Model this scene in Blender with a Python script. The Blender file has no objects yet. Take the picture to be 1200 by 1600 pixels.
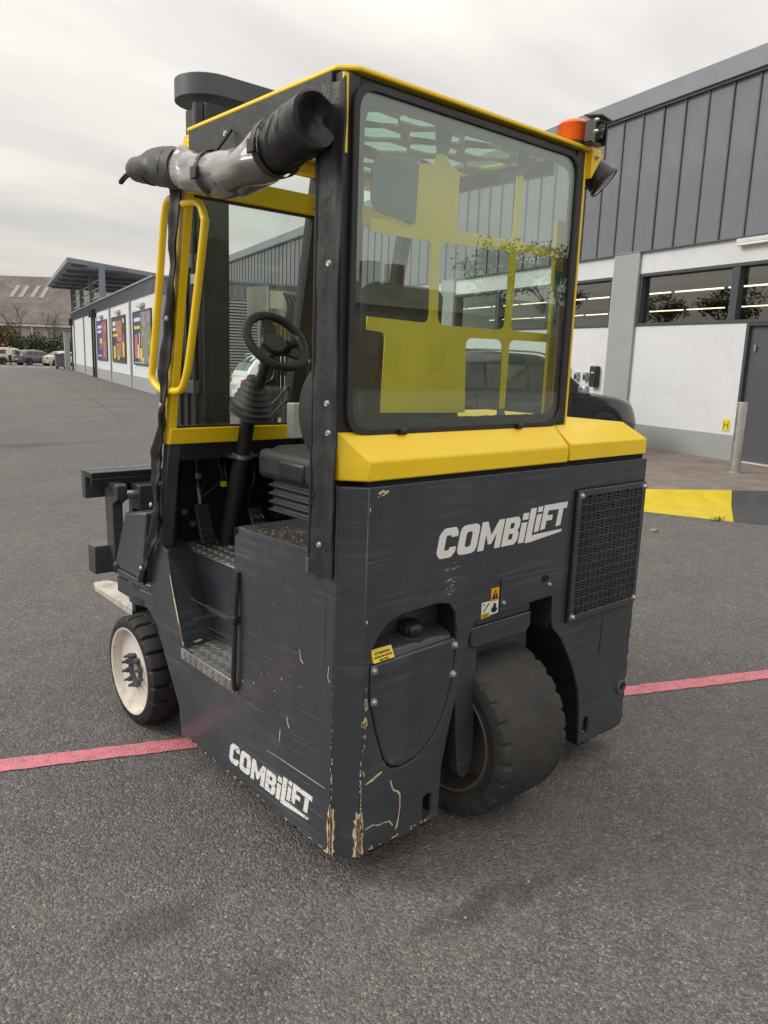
import bpy, bmesh, math, random
from mathutils import Vector, Matrix
R_ = math.radians
rnd = random.Random(7)
scene = bpy.context.scene
COL = scene.collection

# ------------------------------------------------------------------ camera
def setup_camera():
    p, r = R_(11.17), R_(1.95)
    f, vrx = 1200.0, 1994.0
    up = Vector((math.sin(r)*math.cos(p), math.cos(r)*math.cos(p), -math.sin(p)))
    vy = -(up[0]*(vrx-600)+up[2]*f)/up[1]
    X = Vector((vrx-600, vy, f)).normalized()
    Y = -up.cross(X)
    # rows: world axes expressed in (right, up, forward)
    right = Vector((X[0], Y[0], up[0])); upw = Vector((X[1], Y[1], up[1])); fw = Vector((X[2], Y[2], up[2]))
    m = Matrix.Identity(4)
    for i in range(3):
        m[i][0] = right[i]; m[i][1] = upw[i]; m[i][2] = -fw[i]
    m.translation = (-1.293, -1.601, 1.6)
    cd = bpy.data.cameras.new('camera')
    cd.sensor_fit = 'VERTICAL'; cd.sensor_height = 36; cd.sensor_width = 27; cd.lens = 27.0
    cd.clip_start = 0.05; cd.clip_end = 2000
    o = bpy.data.objects.new('camera', cd); COL.objects.link(o); o.matrix_world = m
    scene.camera = o
setup_camera()

# ------------------------------------------------------------------ sky and sun
SUN_EL, SUN_AZ = R_(36), math.atan2(-0.80, 0.60)      # azimuth from +Y, clockwise positive to +X
def setup_world():
    w = bpy.data.worlds.new('World'); scene.world = w; w.use_nodes = True
    nt = w.node_tree; n = nt.nodes; l = nt.links; n.clear()
    out = n.new('ShaderNodeOutputWorld')
    sky = n.new('ShaderNodeTexSky'); sky.sky_type = 'NISHITA'; sky.sun_disc = False
    sky.sun_elevation = SUN_EL; sky.sun_rotation = SUN_AZ; sky.dust_density = 3.0
    b1 = n.new('ShaderNodeBackground'); b1.inputs[1].default_value = 0.10; l.new(sky.outputs[0], b1.inputs[0])
    tc = n.new('ShaderNodeTexCoord')
    sep = n.new('ShaderNodeSeparateXYZ'); l.new(tc.outputs['Generated'], sep.inputs[0])
    ab = n.new('ShaderNodeMath'); ab.operation = 'ABSOLUTE'; l.new(sep.outputs[2], ab.inputs[0])
    ad = n.new('ShaderNodeMath'); ad.operation = 'ADD'; ad.inputs[1].default_value = 0.22; l.new(ab.outputs[0], ad.inputs[0])
    cmb = n.new('ShaderNodeCombineXYZ')
    for i in (0, 1):
        dv = n.new('ShaderNodeMath'); dv.operation = 'DIVIDE'; l.new(sep.outputs[i], dv.inputs[0]); l.new(ad.outputs[0], dv.inputs[1])
        l.new(dv.outputs[0], cmb.inputs[i])
    mp = n.new('ShaderNodeMapping'); mp.inputs['Scale'].default_value = (0.55, 1.25, 1); mp.inputs['Rotation'].default_value = (0, 0, R_(-38))
    mp.inputs['Location'].default_value = (0.35, 0.1, 0)
    l.new(cmb.outputs[0], mp.inputs[0])
    no = n.new('ShaderNodeTexNoise'); no.inputs['Scale'].default_value = 1.5; no.inputs['Detail'].default_value = 7; no.inputs['Roughness'].default_value = 0.52
    no.inputs['Distortion'].default_value = 0.25
    l.new(mp.outputs[0], no.inputs['Vector'])
    cr = n.new('ShaderNodeValToRGB')
    e = cr.color_ramp.elements
    e[0].position = 0.30; e[0].color = (0.60, 0.575, 0.55, 1)
    e[1].position = 0.66; e[1].color = (0.90, 0.84, 0.76, 1)
    k = e.new(0.44); k.color = (0.70, 0.67, 0.63, 1)
    k = e.new(0.54); k.color = (0.79, 0.75, 0.695, 1)
    l.new(no.outputs[0], cr.inputs[0])
    b2 = n.new('ShaderNodeBackground'); l.new(cr.outputs[0], b2.inputs[0])
    # overcast sky: luminance rises evenly from horizon to zenith
    zg = n.new('ShaderNodeMath'); zg.operation = 'MULTIPLY_ADD'; zg.inputs[1].default_value = 1.10; zg.inputs[2].default_value = 0.67
    l.new(ab.outputs[0], zg.inputs[0]); l.new(zg.outputs[0], b2.inputs[1])
    mx = n.new('ShaderNodeMixShader'); mx.inputs[0].default_value = 0.90
    l.new(b1.outputs[0], mx.inputs[1]); l.new(b2.outputs[0], mx.inputs[2]); l.new(mx.outputs[0], out.inputs[0])
    sd = bpy.data.lights.new('sun', 'SUN'); sd.energy = 1.4; sd.angle = R_(24); sd.color = (1.0, 0.955, 0.89)
    so = bpy.data.objects.new('sun', sd); COL.objects.link(so)
    dirv = Vector((math.sin(SUN_AZ)*math.cos(SUN_EL), math.cos(SUN_AZ)*math.cos(SUN_EL), math.sin(SUN_EL)))
    so.rotation_euler = dirv.to_track_quat('Z', 'Y').to_euler(); so.location = dirv*60
setup_world()
vs = scene.view_settings
scene.display_settings.display_device = 'sRGB'
vs.view_transform = 'Standard'; vs.look = 'None'; vs.exposure = 0.36; vs.gamma = 1.0; vs.use_curve_mapping = False

# ------------------------------------------------------------------ materials
MATS = {}
def new_mat(name):
    m = bpy.data.materials.new(name); m.use_nodes = True
    MATS[name] = m
    nt = m.node_tree
    return m, nt, nt.nodes['Principled BSDF'], nt.nodes['Material Output']
def coords(nt, scale=(1, 1, 1), rot=(0, 0, 0), kind='Object'):
    tc = nt.nodes.new('ShaderNodeTexCoord'); mp = nt.nodes.new('ShaderNodeMapping')
    mp.inputs['Scale'].default_value = scale; mp.inputs['Rotation'].default_value = rot
    nt.links.new(tc.outputs[kind], mp.inputs[0]); return mp.outputs[0]
def noise(nt, vec, scale, detail=4, rough=0.55):
    t = nt.nodes.new('ShaderNodeTexNoise'); t.inputs['Scale'].default_value = scale
    t.inputs['Detail'].default_value = detail; t.inputs['Roughness'].default_value = rough
    nt.links.new(vec, t.inputs['Vector']); return t.outputs[0]
def ramp(nt, fac, stops):
    r = nt.nodes.new('ShaderNodeValToRGB'); e = r.color_ramp.elements
    while len(e) < len(stops): e.new(0.5)
    for i, (p, c) in enumerate(stops):
        e[i].position = p; e[i].color = (c if len(c) == 4 else (*c, 1)) if hasattr(c, '__len__') else (c, c, c, 1)
    nt.links.new(fac, r.inputs[0]); return r.outputs[0]
def mixc(nt, fac, a, b, mode='MIX'):
    m = nt.nodes.new('ShaderNodeMix'); m.data_type = 'RGBA'; m.blend_type = mode
    for s, v in ((m.inputs[0], fac), (m.inputs[6], a), (m.inputs[7], b)):
        if isinstance(v, (int, float)): s.default_value = v
        elif isinstance(v, tuple): s.default_value = (*v, 1)
        else: nt.links.new(v, s)
    return m.outputs[2]
def mathn(nt, op, a, b=0.0):
    m = nt.nodes.new('ShaderNodeMath'); m.operation = op
    for s, v in ((m.inputs[0], a), (m.inputs[1], b)):
        if isinstance(v, (int, float)): s.default_value = v
        else: nt.links.new(v, s)
    return m.outputs[0]
def bump(nt, bsdf, h, strength=0.3, dist=0.01):
    b = nt.nodes.new('ShaderNodeBump'); b.inputs['Strength'].default_value = strength; b.inputs['Distance'].default_value = dist
    nt.links.new(h, b.inputs['Height']); nt.links.new(b.outputs[0], bsdf.inputs['Normal'])
def simple(name, col, rough=0.5, metal=0.0, var=0.15, scale=6.0, bumps=0.0, bscale=60.0, spec=0.5, dirt=None, rvar=0.0):
    m, nt, b, out = new_mat(name)
    v = coords(nt)
    lo = tuple(c*(1-var) for c in col); hi = tuple(min(1, c*(1+var)) for c in col)
    c = ramp(nt, noise(nt, v, scale, 6, 0.6), [(0.3, lo), (0.7, hi)])
    if dirt:
        f = ramp(nt, noise(nt, v, dirt[1], 8, 0.7), [(dirt[2], 0.0), (min(1, dirt[2]+0.18), dirt[3])])
        c = mixc(nt, f, c, dirt[0])
    nt.links.new(c, b.inputs['Base Color'])
    b.inputs['Roughness'].default_value = rough; b.inputs['Metallic'].default_value = metal
    b.inputs['Specular IOR Level'].default_value = spec
    if rvar:
        nt.links.new(ramp(nt, noise(nt, v, scale*2.3, 5), [(0.3, max(0.02, rough-rvar)), (0.7, min(1, rough+rvar))]), b.inputs['Roughness'])
    if bumps: bump(nt, b, noise(nt, v, bscale, 4), bumps, 0.004)
    return m
def emis(name, col, st):
    m, nt, b, out = new_mat(name)
    e = nt.nodes.new('ShaderNodeEmission'); e.inputs[0].default_value = (*col, 1); e.inputs[1].default_value = st
    nt.links.new(e.outputs[0], out.inputs[0]); return m
def glass(name, tint, ior=1.5, rough=0.0, dirt=0.0, boost=1.0):
    m, nt, b, out = new_mat(name); nt.nodes.remove(b)
    tr = nt.nodes.new('ShaderNodeBsdfTransparent'); tr.inputs[0].default_value = (*tint, 1)
    gl = nt.nodes.new('ShaderNodeBsdfGlossy'); gl.inputs['Roughness'].default_value = rough; gl.inputs[0].default_value = (1, 1, 1, 1)
    fr = nt.nodes.new('ShaderNodeFresnel')
    ge = nt.nodes.new('ShaderNodeNewGeometry'); mr = nt.nodes.new('ShaderNodeMapRange')     # the same reflectance from either side of a pane
    nt.links.new(ge.outputs['Backfacing'], mr.inputs[0]); mr.inputs[3].default_value = ior; mr.inputs[4].default_value = 1/ior
    nt.links.new(mr.outputs[0], fr.inputs[0])
    fac = mathn(nt, 'MULTIPLY', fr.outputs[0], boost)
    mx = nt.nodes.new('ShaderNodeMixShader'); nt.links.new(fac, mx.inputs[0])
    nt.links.new(tr.outputs[0], mx.inputs[1]); nt.links.new(gl.outputs[0], mx.inputs[2])
    last = mx.outputs[0]
    if dirt:
        df = nt.nodes.new('ShaderNodeBsdfDiffuse'); df.inputs[0].default_value = (0.5, 0.5, 0.47, 1)
        v = coords(nt, (1, 1, 0.5))
        f = ramp(nt, noise(nt, v, 9, 8, 0.7), [(0.35, 0.0), (0.8, dirt)])
        sp = ramp(nt, noise(nt, coords(nt), 160, 2, 0.5), [(0.70, 0.0), (0.76, dirt*2.5)])
        f = mathn(nt, 'ADD', f, sp)
        m2 = nt.nodes.new('ShaderNodeMixShader'); nt.links.new(f, m2.inputs[0]); nt.links.new(last, m2.inputs[1]); nt.links.new(df.outputs[0], m2.inputs[2]); last = m2.outputs[0]
    nt.links.new(last, out.inputs[0]); return m

def paint_body():
    m, nt, b, out = new_mat('slate_paint')
    v = coords(nt)
    base = ramp(nt, noise(nt, v, 2.2, 5), [(0.3, (0.036, 0.043, 0.052)), (0.7, (0.052, 0.060, 0.070))])
    # sliding scuffs: long, nearly level streaks
    s1 = noise(nt, coords(nt, (1.1, 1.1, 34), (R_(7), R_(-8), 0)), 1.6, 7, 0.68)
    s2 = noise(nt, coords(nt, (3.0, 3.0, 190), (R_(-3), R_(9), 0)), 1.0, 3, 0.5)
    mask = ramp(nt, noise(nt, v, 3.1, 3), [(0.44, 0.0), (0.66, 1.0)])
    f = mathn(nt, 'MULTIPLY', ramp(nt, s1, [(0.49, 0.0), (0.72, 0.60)]), mask)
    c = mixc(nt, f, base, (0.15, 0.162, 0.175))
    f2 = mathn(nt, 'MULTIPLY', ramp(nt, s2, [(0.66, 0.0), (0.72, 0.55)]), mask)
    c = mixc(nt, f2, c, (0.20, 0.20, 0.19))
    # road dirt speckle
    sp = ramp(nt, noise(nt, v, 130, 3, 0.6), [(0.66, 0.0), (0.74, 0.5)])
    c = mixc(nt, mathn(nt, 'MULTIPLY', sp, mask), c, (0.22, 0.20, 0.17))
    dust = ramp(nt, noise(nt, v, 5.5, 8, 0.7), [(0.45, 0.0), (0.85, 0.30)])
    c = mixc(nt, dust, c, (0.12, 0.118, 0.112))
    # brown fuel run below the filler cap
    sx = nt.nodes.new('ShaderNodeSeparateXYZ'); nt.links.new(v, sx.inputs[0])
    run = mathn(nt, 'ABSOLUTE', mathn(nt, 'SUBTRACT', mathn(nt, 'ADD', sx.outputs[0], mathn(nt, 'MULTIPLY', noise(nt, coords(nt, (9, 9, 1.2)), 1.5, 4), 0.10)), 0.32))
    run = mathn(nt, 'MULTIPLY', ramp(nt, run, [(0.0, 0.62), (0.055, 0.0)]), ramp(nt, sx.outputs[2], [(0.36, 0.0), (0.50, 1.0), (0.74, 1.0), (0.78, 0.0)]))
    run = mathn(nt, 'MULTIPLY', run, ramp(nt, sx.outputs[1], [(0.03, 1.0), (0.06, 0.0)]))
    c = mixc(nt, run, c, (0.055, 0.042, 0.033))
    nt.links.new(c, b.inputs['Base Color'])
    nt.links.new(ramp(nt, noise(nt, v, 6, 6), [(0.3, 0.15), (0.75, 0.36)]), b.inputs['Roughness'])
    bump(nt, b, noise(nt, v, 3.5, 3), 0.09, 0.02)
    return m
paint_body()
def paint_yellow():
    m, nt, b, out = new_mat('yellow_paint')
    v = coords(nt)
    c = ramp(nt, noise(nt, v, 4, 5), [(0.3, (0.90, 0.60, 0.014)), (0.7, (0.95, 0.67, 0.020))])
    d = ramp(nt, noise(nt, v, 14, 9, 0.75), [(0.58, 0.0), (0.85, 0.3)])
    c = mixc(nt, d, c, (0.55, 0.38, 0.08))
    sp = ramp(nt, noise(nt, v, 90, 3, 0.6), [(0.70, 0.0), (0.76, 0.7)])
    c = mixc(nt, sp, c, (0.20, 0.14, 0.05))
    nt.links.new(c, b.inputs['Base Color']); b.inputs['Roughness'].default_value = 0.38
    bump(nt, b, noise(nt, v, 250, 2), 0.08, 0.001)
paint_yellow()
def decal(name, wear):
    m, nt, b, out = new_mat(name)
    v = coords(nt)
    f = ramp(nt, noise(nt, coords(nt, (1.6, 1.6, 5)), 22, 8, 0.75), [(wear, 0.0), (wear+0.05, 1.0)])
    c = mixc(nt, f, (0.80, 0.80, 0.78), (0.06, 0.07, 0.08))
    nt.links.new(c, b.inputs['Base Color']); b.inputs['Roughness'].default_value = 0.45
decal('logo_white', 0.66); decal('logo_worn', 0.56)
simple('black_steel', (0.018, 0.019, 0.021), 0.42, var=0.3, rvar=0.12)
simple('mast_steel', (0.022, 0.024, 0.027), 0.35, var=0.3, rvar=0.12, dirt=((0.10, 0.09, 0.08), 9, 0.6, 0.4))
simple('dark_inside', (0.010, 0.010, 0.011), 0.8, var=0.4)
def vinyl():
    m, nt, b, out = new_mat('black_vinyl')
    v = coords(nt)
    c = ramp(nt, noise(nt, v, 7, 7, 0.65), [(0.3, (0.014, 0.014, 0.015)), (0.7, (0.032, 0.032, 0.033))])
    c = mixc(nt, ramp(nt, noise(nt, v, 40, 6, 0.7), [(0.6, 0.0), (0.8, 0.12)]), c, (0.12, 0.115, 0.11))
    nt.links.new(c, b.inputs['Base Color']); b.inputs['Roughness'].default_value = 0.42
    bump(nt, b, noise(nt, coords(nt, (2, 2, 1)), 14, 5, 0.6), 0.3, 0.015)
vinyl()
def clear_vinyl():
    m, nt, b, out = new_mat('clear_vinyl')
    h = noise(nt, coords(nt, (7, 5, 13), (0.7, 0.3, 0.5)), 0.9, 1.5, 0.4)
    c = ramp(nt, noise(nt, coords(nt, (6, 2, 6)), 1.6, 4, 0.55), [(0.3, (0.10, 0.098, 0.093)), (0.52, (0.22, 0.217, 0.205)), (0.72, (0.38, 0.375, 0.355))])
    nt.links.new(c, b.inputs['Base Color']); b.inputs['Roughness'].default_value = 0.16
    b.inputs['Coat Weight'].default_value = 0.6; b.inputs['Coat Roughness'].default_value = 0.08
    bump(nt, b, h, 0.8, 0.06)
clear_vinyl()
def rubber():
    m, nt, b, out = new_mat('tyre_rubber')
    v = coords(nt)
    c = ramp(nt, noise(nt, v, 6, 8, 0.7), [(0.3, (0.022, 0.021, 0.021)), (0.75, (0.056, 0.052, 0.049))])
    c = mixc(nt, ramp(nt, noise(nt, v, 170, 3), [(0.66, 0.0), (0.78, 0.35)]), c, (0.13, 0.12, 0.11))
    nt.links.new(c, b.inputs['Base Color']); b.inputs['Roughness'].default_value = 0.72
    bump(nt, b, noise(nt, v, 120, 5, 0.7), 0.35, 0.004)
rubber()
simple('front_rubber', (0.016, 0.016, 0.017), 0.6, var=0.35, bumps=0.25, bscale=150, dirt=((0.08, 0.075, 0.07), 20, 0.58, 0.4))
simple('rim_white', (0.66, 0.62, 0.56), 0.55, var=0.12, scale=9, dirt=((0.30, 0.20, 0.12), 13, 0.54, 0.7))
simple('rim_brown', (0.10, 0.085, 0.072), 0.65, var=0.5, dirt=((0.30, 0.27, 0.22), 10, 0.6, 0.5))
simple('zinc', (0.50, 0.50, 0.50), 0.35, 0.85, var=0.2, rvar=0.15)
simple('dark_zinc', (0.10, 0.11, 0.13), 0.45, 0.4, var=0.3)
simple('rust', (0.17, 0.075, 0.032), 0.85, var=0.5, scale=40)
simple('primer_cream', (0.62, 0.54, 0.36), 0.7, var=0.25, scale=60, dirt=((0.22, 0.10, 0.04), 45, 0.58, 0.8))
simple('scuff_grey', (0.085, 0.092, 0.10), 0.55, var=0.3, scale=30)
def treadplate():
    m, nt, b, out = new_mat('treadplate')
    v = coords(nt)
    c = ramp(nt, noise(nt, v, 14, 7, 0.7), [(0.3, (0.16, 0.16, 0.155)), (0.7, (0.46, 0.46, 0.45))])
    c = mixc(nt, ramp(nt, noise(nt, v, 7, 7, 0.7), [(0.5, 0.0), (0.72, 0.6)]), c, (0.15, 0.11, 0.07))
    nt.links.new(c, b.inputs['Base Color']); b.inputs['Metallic'].default_value = 0.6; b.inputs['Roughness'].default_value = 0.42
treadplate()
glass('rear_glass', (0.87, 0.955, 0.90), 1.52, 0.0, 0.03, 2.3)
glass('cab_glass', (0.91, 0.955, 0.92), 1.5, 0.0, 0.03)
glass('roof_glass', (0.70, 0.86, 0.80), 1.5, 0.05, 0.02)
simple('orange_lens', (0.90, 0.16, 0.02), 0.2, var=0.1, scale=20); MATS['orange_lens'].node_tree.nodes['Principled BSDF'].inputs['Transmission Weight'].default_value = 0.25
simple('black_plastic', (0.020, 0.020, 0.022), 0.38, var=0.2, rvar=0.08)
simple('soft_plastic', (0.026, 0.026, 0.027), 0.55, var=0.25, bumps=0.15, bscale=200)
simple('seat_fabric', (0.030, 0.031, 0.033), 0.75, var=0.3, scale=20, bumps=0.5, bscale=260)
simple('guard_shaded_yellow', (0.24, 0.175, 0.06), 0.6, var=0.2)  # yellow roof guard; its underside shade and glass haze mixed into the base colour
simple('slate_lit', (0.075, 0.085, 0.10), 0.4, var=0.15)  # slate paint brightened for the crosshead, daylight on it put into the colour
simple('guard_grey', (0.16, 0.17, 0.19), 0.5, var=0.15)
simple('grille_grey', (0.050, 0.052, 0.056), 0.45, var=0.25)
simple('pale_panel', (0.36, 0.39, 0.43), 0.6, var=0.05)
simple('sticker_yellow', (0.86, 0.62, 0.05), 0.4, var=0.08)
simple('sticker_white', (0.80, 0.80, 0.78), 0.4, var=0.06)
simple('sticker_orange', (0.85, 0.36, 0.03), 0.4, var=0.08)
simple('sticker_black', (0.012, 0.012, 0.012), 0.5)
simple('sticker_blue', (0.05, 0.22, 0.42), 0.4)
simple('lamp_lens', (0.55, 0.56, 0.56), 0.15, 0.6, var=0.15, scale=60)
simple('red_lens', (0.45, 0.02, 0.025), 0.15, var=0.1)
simple('dirt_brown', (0.14, 0.085, 0.04), 0.95, var=0.5, scale=60)
simple('fork_worn', (0.52, 0.49, 0.43), 0.6, 0.1, var=0.25, scale=8, dirt=((0.14, 0.12, 0.10), 12, 0.5, 0.6))
# setting
def asphalt():
    m, nt, b, out = new_mat('asphalt')
    v = coords(nt)
    # warp the lattice so that the chippings come out angular and uneven
    wn = nt.nodes.new('ShaderNodeTexNoise'); wn.inputs['Scale'].default_value = 55; wn.inputs['Detail'].default_value = 3; nt.links.new(v, wn.inputs['Vector'])
    wa = nt.nodes.new('ShaderNodeVectorMath'); wa.operation = 'MULTIPLY_ADD'; nt.links.new(wn.outputs['Color'], wa.inputs[0]); wa.inputs[1].default_value = (0.011, 0.011, 0.011); nt.links.new(v, wa.inputs[2])
    def vor(scale, feat):
        t = nt.nodes.new('ShaderNodeTexVoronoi'); t.feature = feat; t.inputs['Scale'].default_value = scale; nt.links.new(wa.outputs[0], t.inputs['Vector']); return t
    cell, edge, fine = vor(118, 'F1'), vor(118, 'DISTANCE_TO_EDGE'), vor(250, 'F1')
    sepc = nt.nodes.new('ShaderNodeSeparateColor'); nt.links.new(cell.outputs['Color'], sepc.inputs[0])
    stone = ramp(nt, sepc.outputs[0], [(0.0, (0.142, 0.133, 0.134)), (0.5, (0.242, 0.227, 0.225)), (0.93, (0.325, 0.306, 0.300)), (1.0, (0.48, 0.45, 0.43))])
    gap = ramp(nt, edge.outputs['Distance'], [(0.0, 0.55), (0.16, 0.0)])
    c = mixc(nt, gap, stone, (0.085, 0.080, 0.078))
    c = mixc(nt, ramp(nt, noise(nt, v, 260, 3, 0.6), [(0.35, 0.45), (0.62, 0.0)]), c, (0.085, 0.081, 0.079))
    big = ramp(nt, noise(nt, v, 0.55, 6, 0.6), [(0.3, 0.88), (0.7, 1.12)])
    c = mixc(nt, 1.0, c, big, 'MULTIPLY')
    mid = ramp(nt, noise(nt, v, 9, 5, 0.6), [(0.3, 0.86), (0.7, 1.10)])
    c = mixc(nt, 1.0, c, mid, 'MULTIPLY')
    # drip stains and tyre-worn patches with ragged outlines
    tot = None
    for (sx, sy, rx, ry, st) in [(0.30, -0.290, 0.20, 0.065, 0.62), (0.47, -0.335, 0.17, 0.055, 0.5), (0.14, -0.262, 0.10, 0.05, 0.45), (0.70, -0.38, 0.12, 0.04, 0.3), (-0.468, 0.244, 0.2, 0.1, 0.5), (-0.38, -0.12, 0.12, 0.08, 0.3), (9, 14, 2.6, .7, 0.3), (2.5, 12, 1.8, .4, .35)]:
        mp = nt.nodes.new('ShaderNodeMapping'); tc = nt.nodes.new('ShaderNodeTexCoord')
        nt.links.new(tc.outputs['Object'], mp.inputs[0])
        mp.inputs['Location'].default_value = (-sx/rx, -sy/ry, 0); mp.inputs['Scale'].default_value = (1/rx, 1/ry, 0)
        ln = nt.nodes.new('ShaderNodeVectorMath'); ln.operation = 'LENGTH'; nt.links.new(mp.outputs[0], ln.inputs[0])
        d = mathn(nt, 'ADD', ln.outputs['Value'], mathn(nt, 'MULTIPLY', mathn(nt, 'SUBTRACT', noise(nt, v, 13/(1+rx), 6, 0.7), 0.5), 1.9))
        f = mathn(nt, 'MULTIPLY', ramp(nt, d, [(0.35, 1.0), (1.25, 0.0)]), st)
        tot = f if tot is None else mathn(nt, 'MAXIMUM', tot, f)
    c = mixc(nt, tot, c, (0.040, 0.038, 0.037))
    dust = ramp(nt, noise(nt, v, 1.6, 7, 0.65), [(0.45, 0.0), (0.75, 0.35)])
    c = mixc(nt, dust, c, (0.25, 0.230, 0.212))
    nt.links.new(c, b.inputs['Base Color'])
    b.inputs['Roughness'].default_value = 0.8; b.inputs['Specular IOR Level'].default_value = 0.3
    h = mathn(nt, 'MULTIPLY', cell.outputs['Distance'], -1.1)
    h = mathn(nt, 'ADD', h, mathn(nt, 'MULTIPLY', sepc.outputs[1], 0.8))
    h = mathn(nt, 'ADD', h, mathn(nt, 'MULTIPLY', noise(nt, v, 120, 4, 0.65), 0.9))
    h = mathn(nt, 'ADD', h, mathn(nt, 'MULTIPLY', fine.outputs['Distance'], -0.4))
    bump(nt, b, h, 1.0, 0.0088)
asphalt()
def painted_line():
    m, nt, b, out = new_mat('pink_road_paint')
    v = coords(nt)
    vo = nt.nodes.new('ShaderNodeTexVoronoi'); vo.inputs['Scale'].default_value = 105; nt.links.new(v, vo.inputs['Vector'])
    c = ramp(nt, noise(nt, v, 25, 7, 0.7), [(0.3, (0.55, 0.15, 0.19)), (0.7, (0.70, 0.26, 0.30))])
    pit = mathn(nt, 'MULTIPLY', ramp(nt, vo.outputs['Distance'], [(0.50, 0.0), (0.75, 0.8)]), ramp(nt, noise(nt, v, 14, 5), [(0.40, 0.0), (0.62, 1.0)]))
    c = mixc(nt, pit, c, (0.09, 0.075, 0.075))
    nt.links.new(c, b.inputs['Base Color']); b.inputs['Roughness'].default_value = 0.7
    bump(nt, b, mathn(nt, 'MULTIPLY', vo.outputs['Distance'], -1.0), 0.5, 0.006)
painted_line()
simple('white_road_paint', (0.70, 0.69, 0.66), 0.7, var=0.2, scale=4)
simple('pavement_tar', (0.20, 0.165, 0.145), 0.85, var=0.25, scale=3, bumps=0.6, bscale=90, dirt=((0.10, 0.09, 0.08), 40, 0.55, 0.5))
simple('kerb_yellow', (0.60, 0.46, 0.012), 0.5, var=0.12, scale=6, dirt=((0.42, 0.34, 0.12), 5, 0.55, 0.45), bumps=0.2, bscale=40)
simple('kerb_black', (0.055, 0.056, 0.060), 0.6, var=0.25, scale=5, bumps=0.2, bscale=40)
simple('cladding_grey', (0.160, 0.172, 0.195), 0.55, var=0.10, scale=1.6, rvar=0.08, dirt=((0.20, 0.20, 0.20), 5, 0.6, 0.35))
simple('cladding_trim', (0.215, 0.235, 0.27), 0.5, var=0.08, scale=2, dirt=((0.15, 0.15, 0.16), 4, 0.6, 0.3))
simple('cladding_seam', (0.085, 0.09, 0.10), 0.55)
simple('white_render', (0.66, 0.68, 0.70), 0.9, var=0.04, scale=1.2, bumps=0.5, bscale=38, dirt=((0.56, 0.57, 0.58), 2.2, 0.5, 0.5))
simple('grey_render', (0.33, 0.34, 0.345), 0.85, var=0.06, scale=1.5, bumps=0.25, bscale=50, dirt=((0.24, 0.24, 0.23), 3, 0.55, 0.4))
simple('window_frame', (0.055, 0.060, 0.068), 0.45, var=0.1)
glass('shop_glass', (0.72, 0.74, 0.72), 1.5, 0.0, 0.0, 2.2)
simple('door_grey', (0.075, 0.080, 0.095), 0.5, var=0.08, scale=2)
simple('room_wall', (0.34, 0.29, 0.24), 0.9, var=0.2)
simple('room_dark', (0.09, 0.075, 0.06), 0.9, var=0.4, scale=3)
emis('tube_light', (1.0, 0.86, 0.62), 3.0)
simple('steel_brushed', (0.52, 0.51, 0.50), 0.32, 0.75, var=0.12, scale=5, rvar=0.1)
simple('alu_light', (0.62, 0.62, 0.60), 0.5, 0.2, var=0.1)
simple('louvre_grey', (0.40, 0.41, 0.42), 0.55, var=0.06)
simple('poster_blue', (0.035, 0.07, 0.26), 0.35, var=0.3, scale=1.5)
simple('poster_dark', (0.055, 0.045, 0.045), 0.35, var=0.4, scale=3)
simple('poster_navy', (0.03, 0.045, 0.13), 0.35, var=0.3, scale=2)
simple('print_red', (0.34, 0.085, 0.10), 0.4, var=0.5, scale=4, dirt=((0.40, 0.28, 0.30), 3, 0.5, 0.7))
simple('print_orange', (0.62, 0.17, 0.05), 0.4, var=0.4, scale=5)
simple('print_food', (0.36, 0.20, 0.14), 0.4, var=0.7, scale=3.5, dirt=((0.45, 0.40, 0.30), 4, 0.5, 0.8))
simple('print_green', (0.26, 0.26, 0.10), 0.4, var=0.5, scale=3)
simple('print_grey', (0.20, 0.22, 0.26), 0.4, var=0.5, scale=3, dirt=((0.40, 0.42, 0.45), 3, 0.5, 0.7))
simple('print_yellow', (0.80, 0.62, 0.04), 0.4, var=0.1)
simple('print_white', (0.72, 0.74, 0.78), 0.4, var=0.1)
simple('far_roof', (0.13, 0.115, 0.10), 0.9, var=0.25, scale=0.25, bumps=0.2, bscale=2, dirt=((0.22, 0.20, 0.18), 0.5, 0.5, 0.5))
simple('far_skylight', (0.26, 0.255, 0.25), 0.5)
simple('far_wall', (0.36, 0.33, 0.30), 0.9, var=0.2, scale=0.4)
simple('far_brick', (0.36, 0.16, 0.08), 0.9, var=0.35, scale=1.2)
simple('far_gutter', (0.52, 0.50, 0.47), 0.7)
simple('bark', (0.10, 0.080, 0.062), 0.9, var=0.4, scale=8)
simple('hedge_leaf', (0.045, 0.060, 0.022), 0.7, var=0.6, scale=2.2)
simple('tree_leaf', (0.075, 0.080, 0.022), 0.7, var=0.6, scale=1.3)
simple('brick_behind', (0.16, 0.11, 0.085), 0.9, var=0.3, scale=0.8)
simple('weed_leaf', (0.10, 0.17, 0.03), 0.7, var=0.4, scale=60)
simple('dry_leaf', (0.30, 0.19, 0.11), 0.8, var=0.3, scale=50)
simple('pebble', (0.50, 0.48, 0.44), 0.8, var=0.5, scale=30)
def car_paint(name, col, rough=0.22, metal=0.3):
    m = simple(name, col, rough, metal, var=0.05, scale=3)
    m.node_tree.nodes['Principled BSDF'].inputs['Coat Weight'].default_value = 0.8
car_paint('car_graphite', (0.042, 0.043, 0.046)); car_paint('car_white', (0.72, 0.73, 0.74), 0.3, 0.0)
car_paint('car_gold', (0.50, 0.44, 0.31)); car_paint('car_navy', (0.10, 0.11, 0.14)); car_paint('car_cream', (0.66, 0.62, 0.52), 0.3, 0.1)
simple('suv_pane', (0.085, 0.10, 0.095), 0.05, var=0.35, scale=2.2, spec=1.0)
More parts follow.
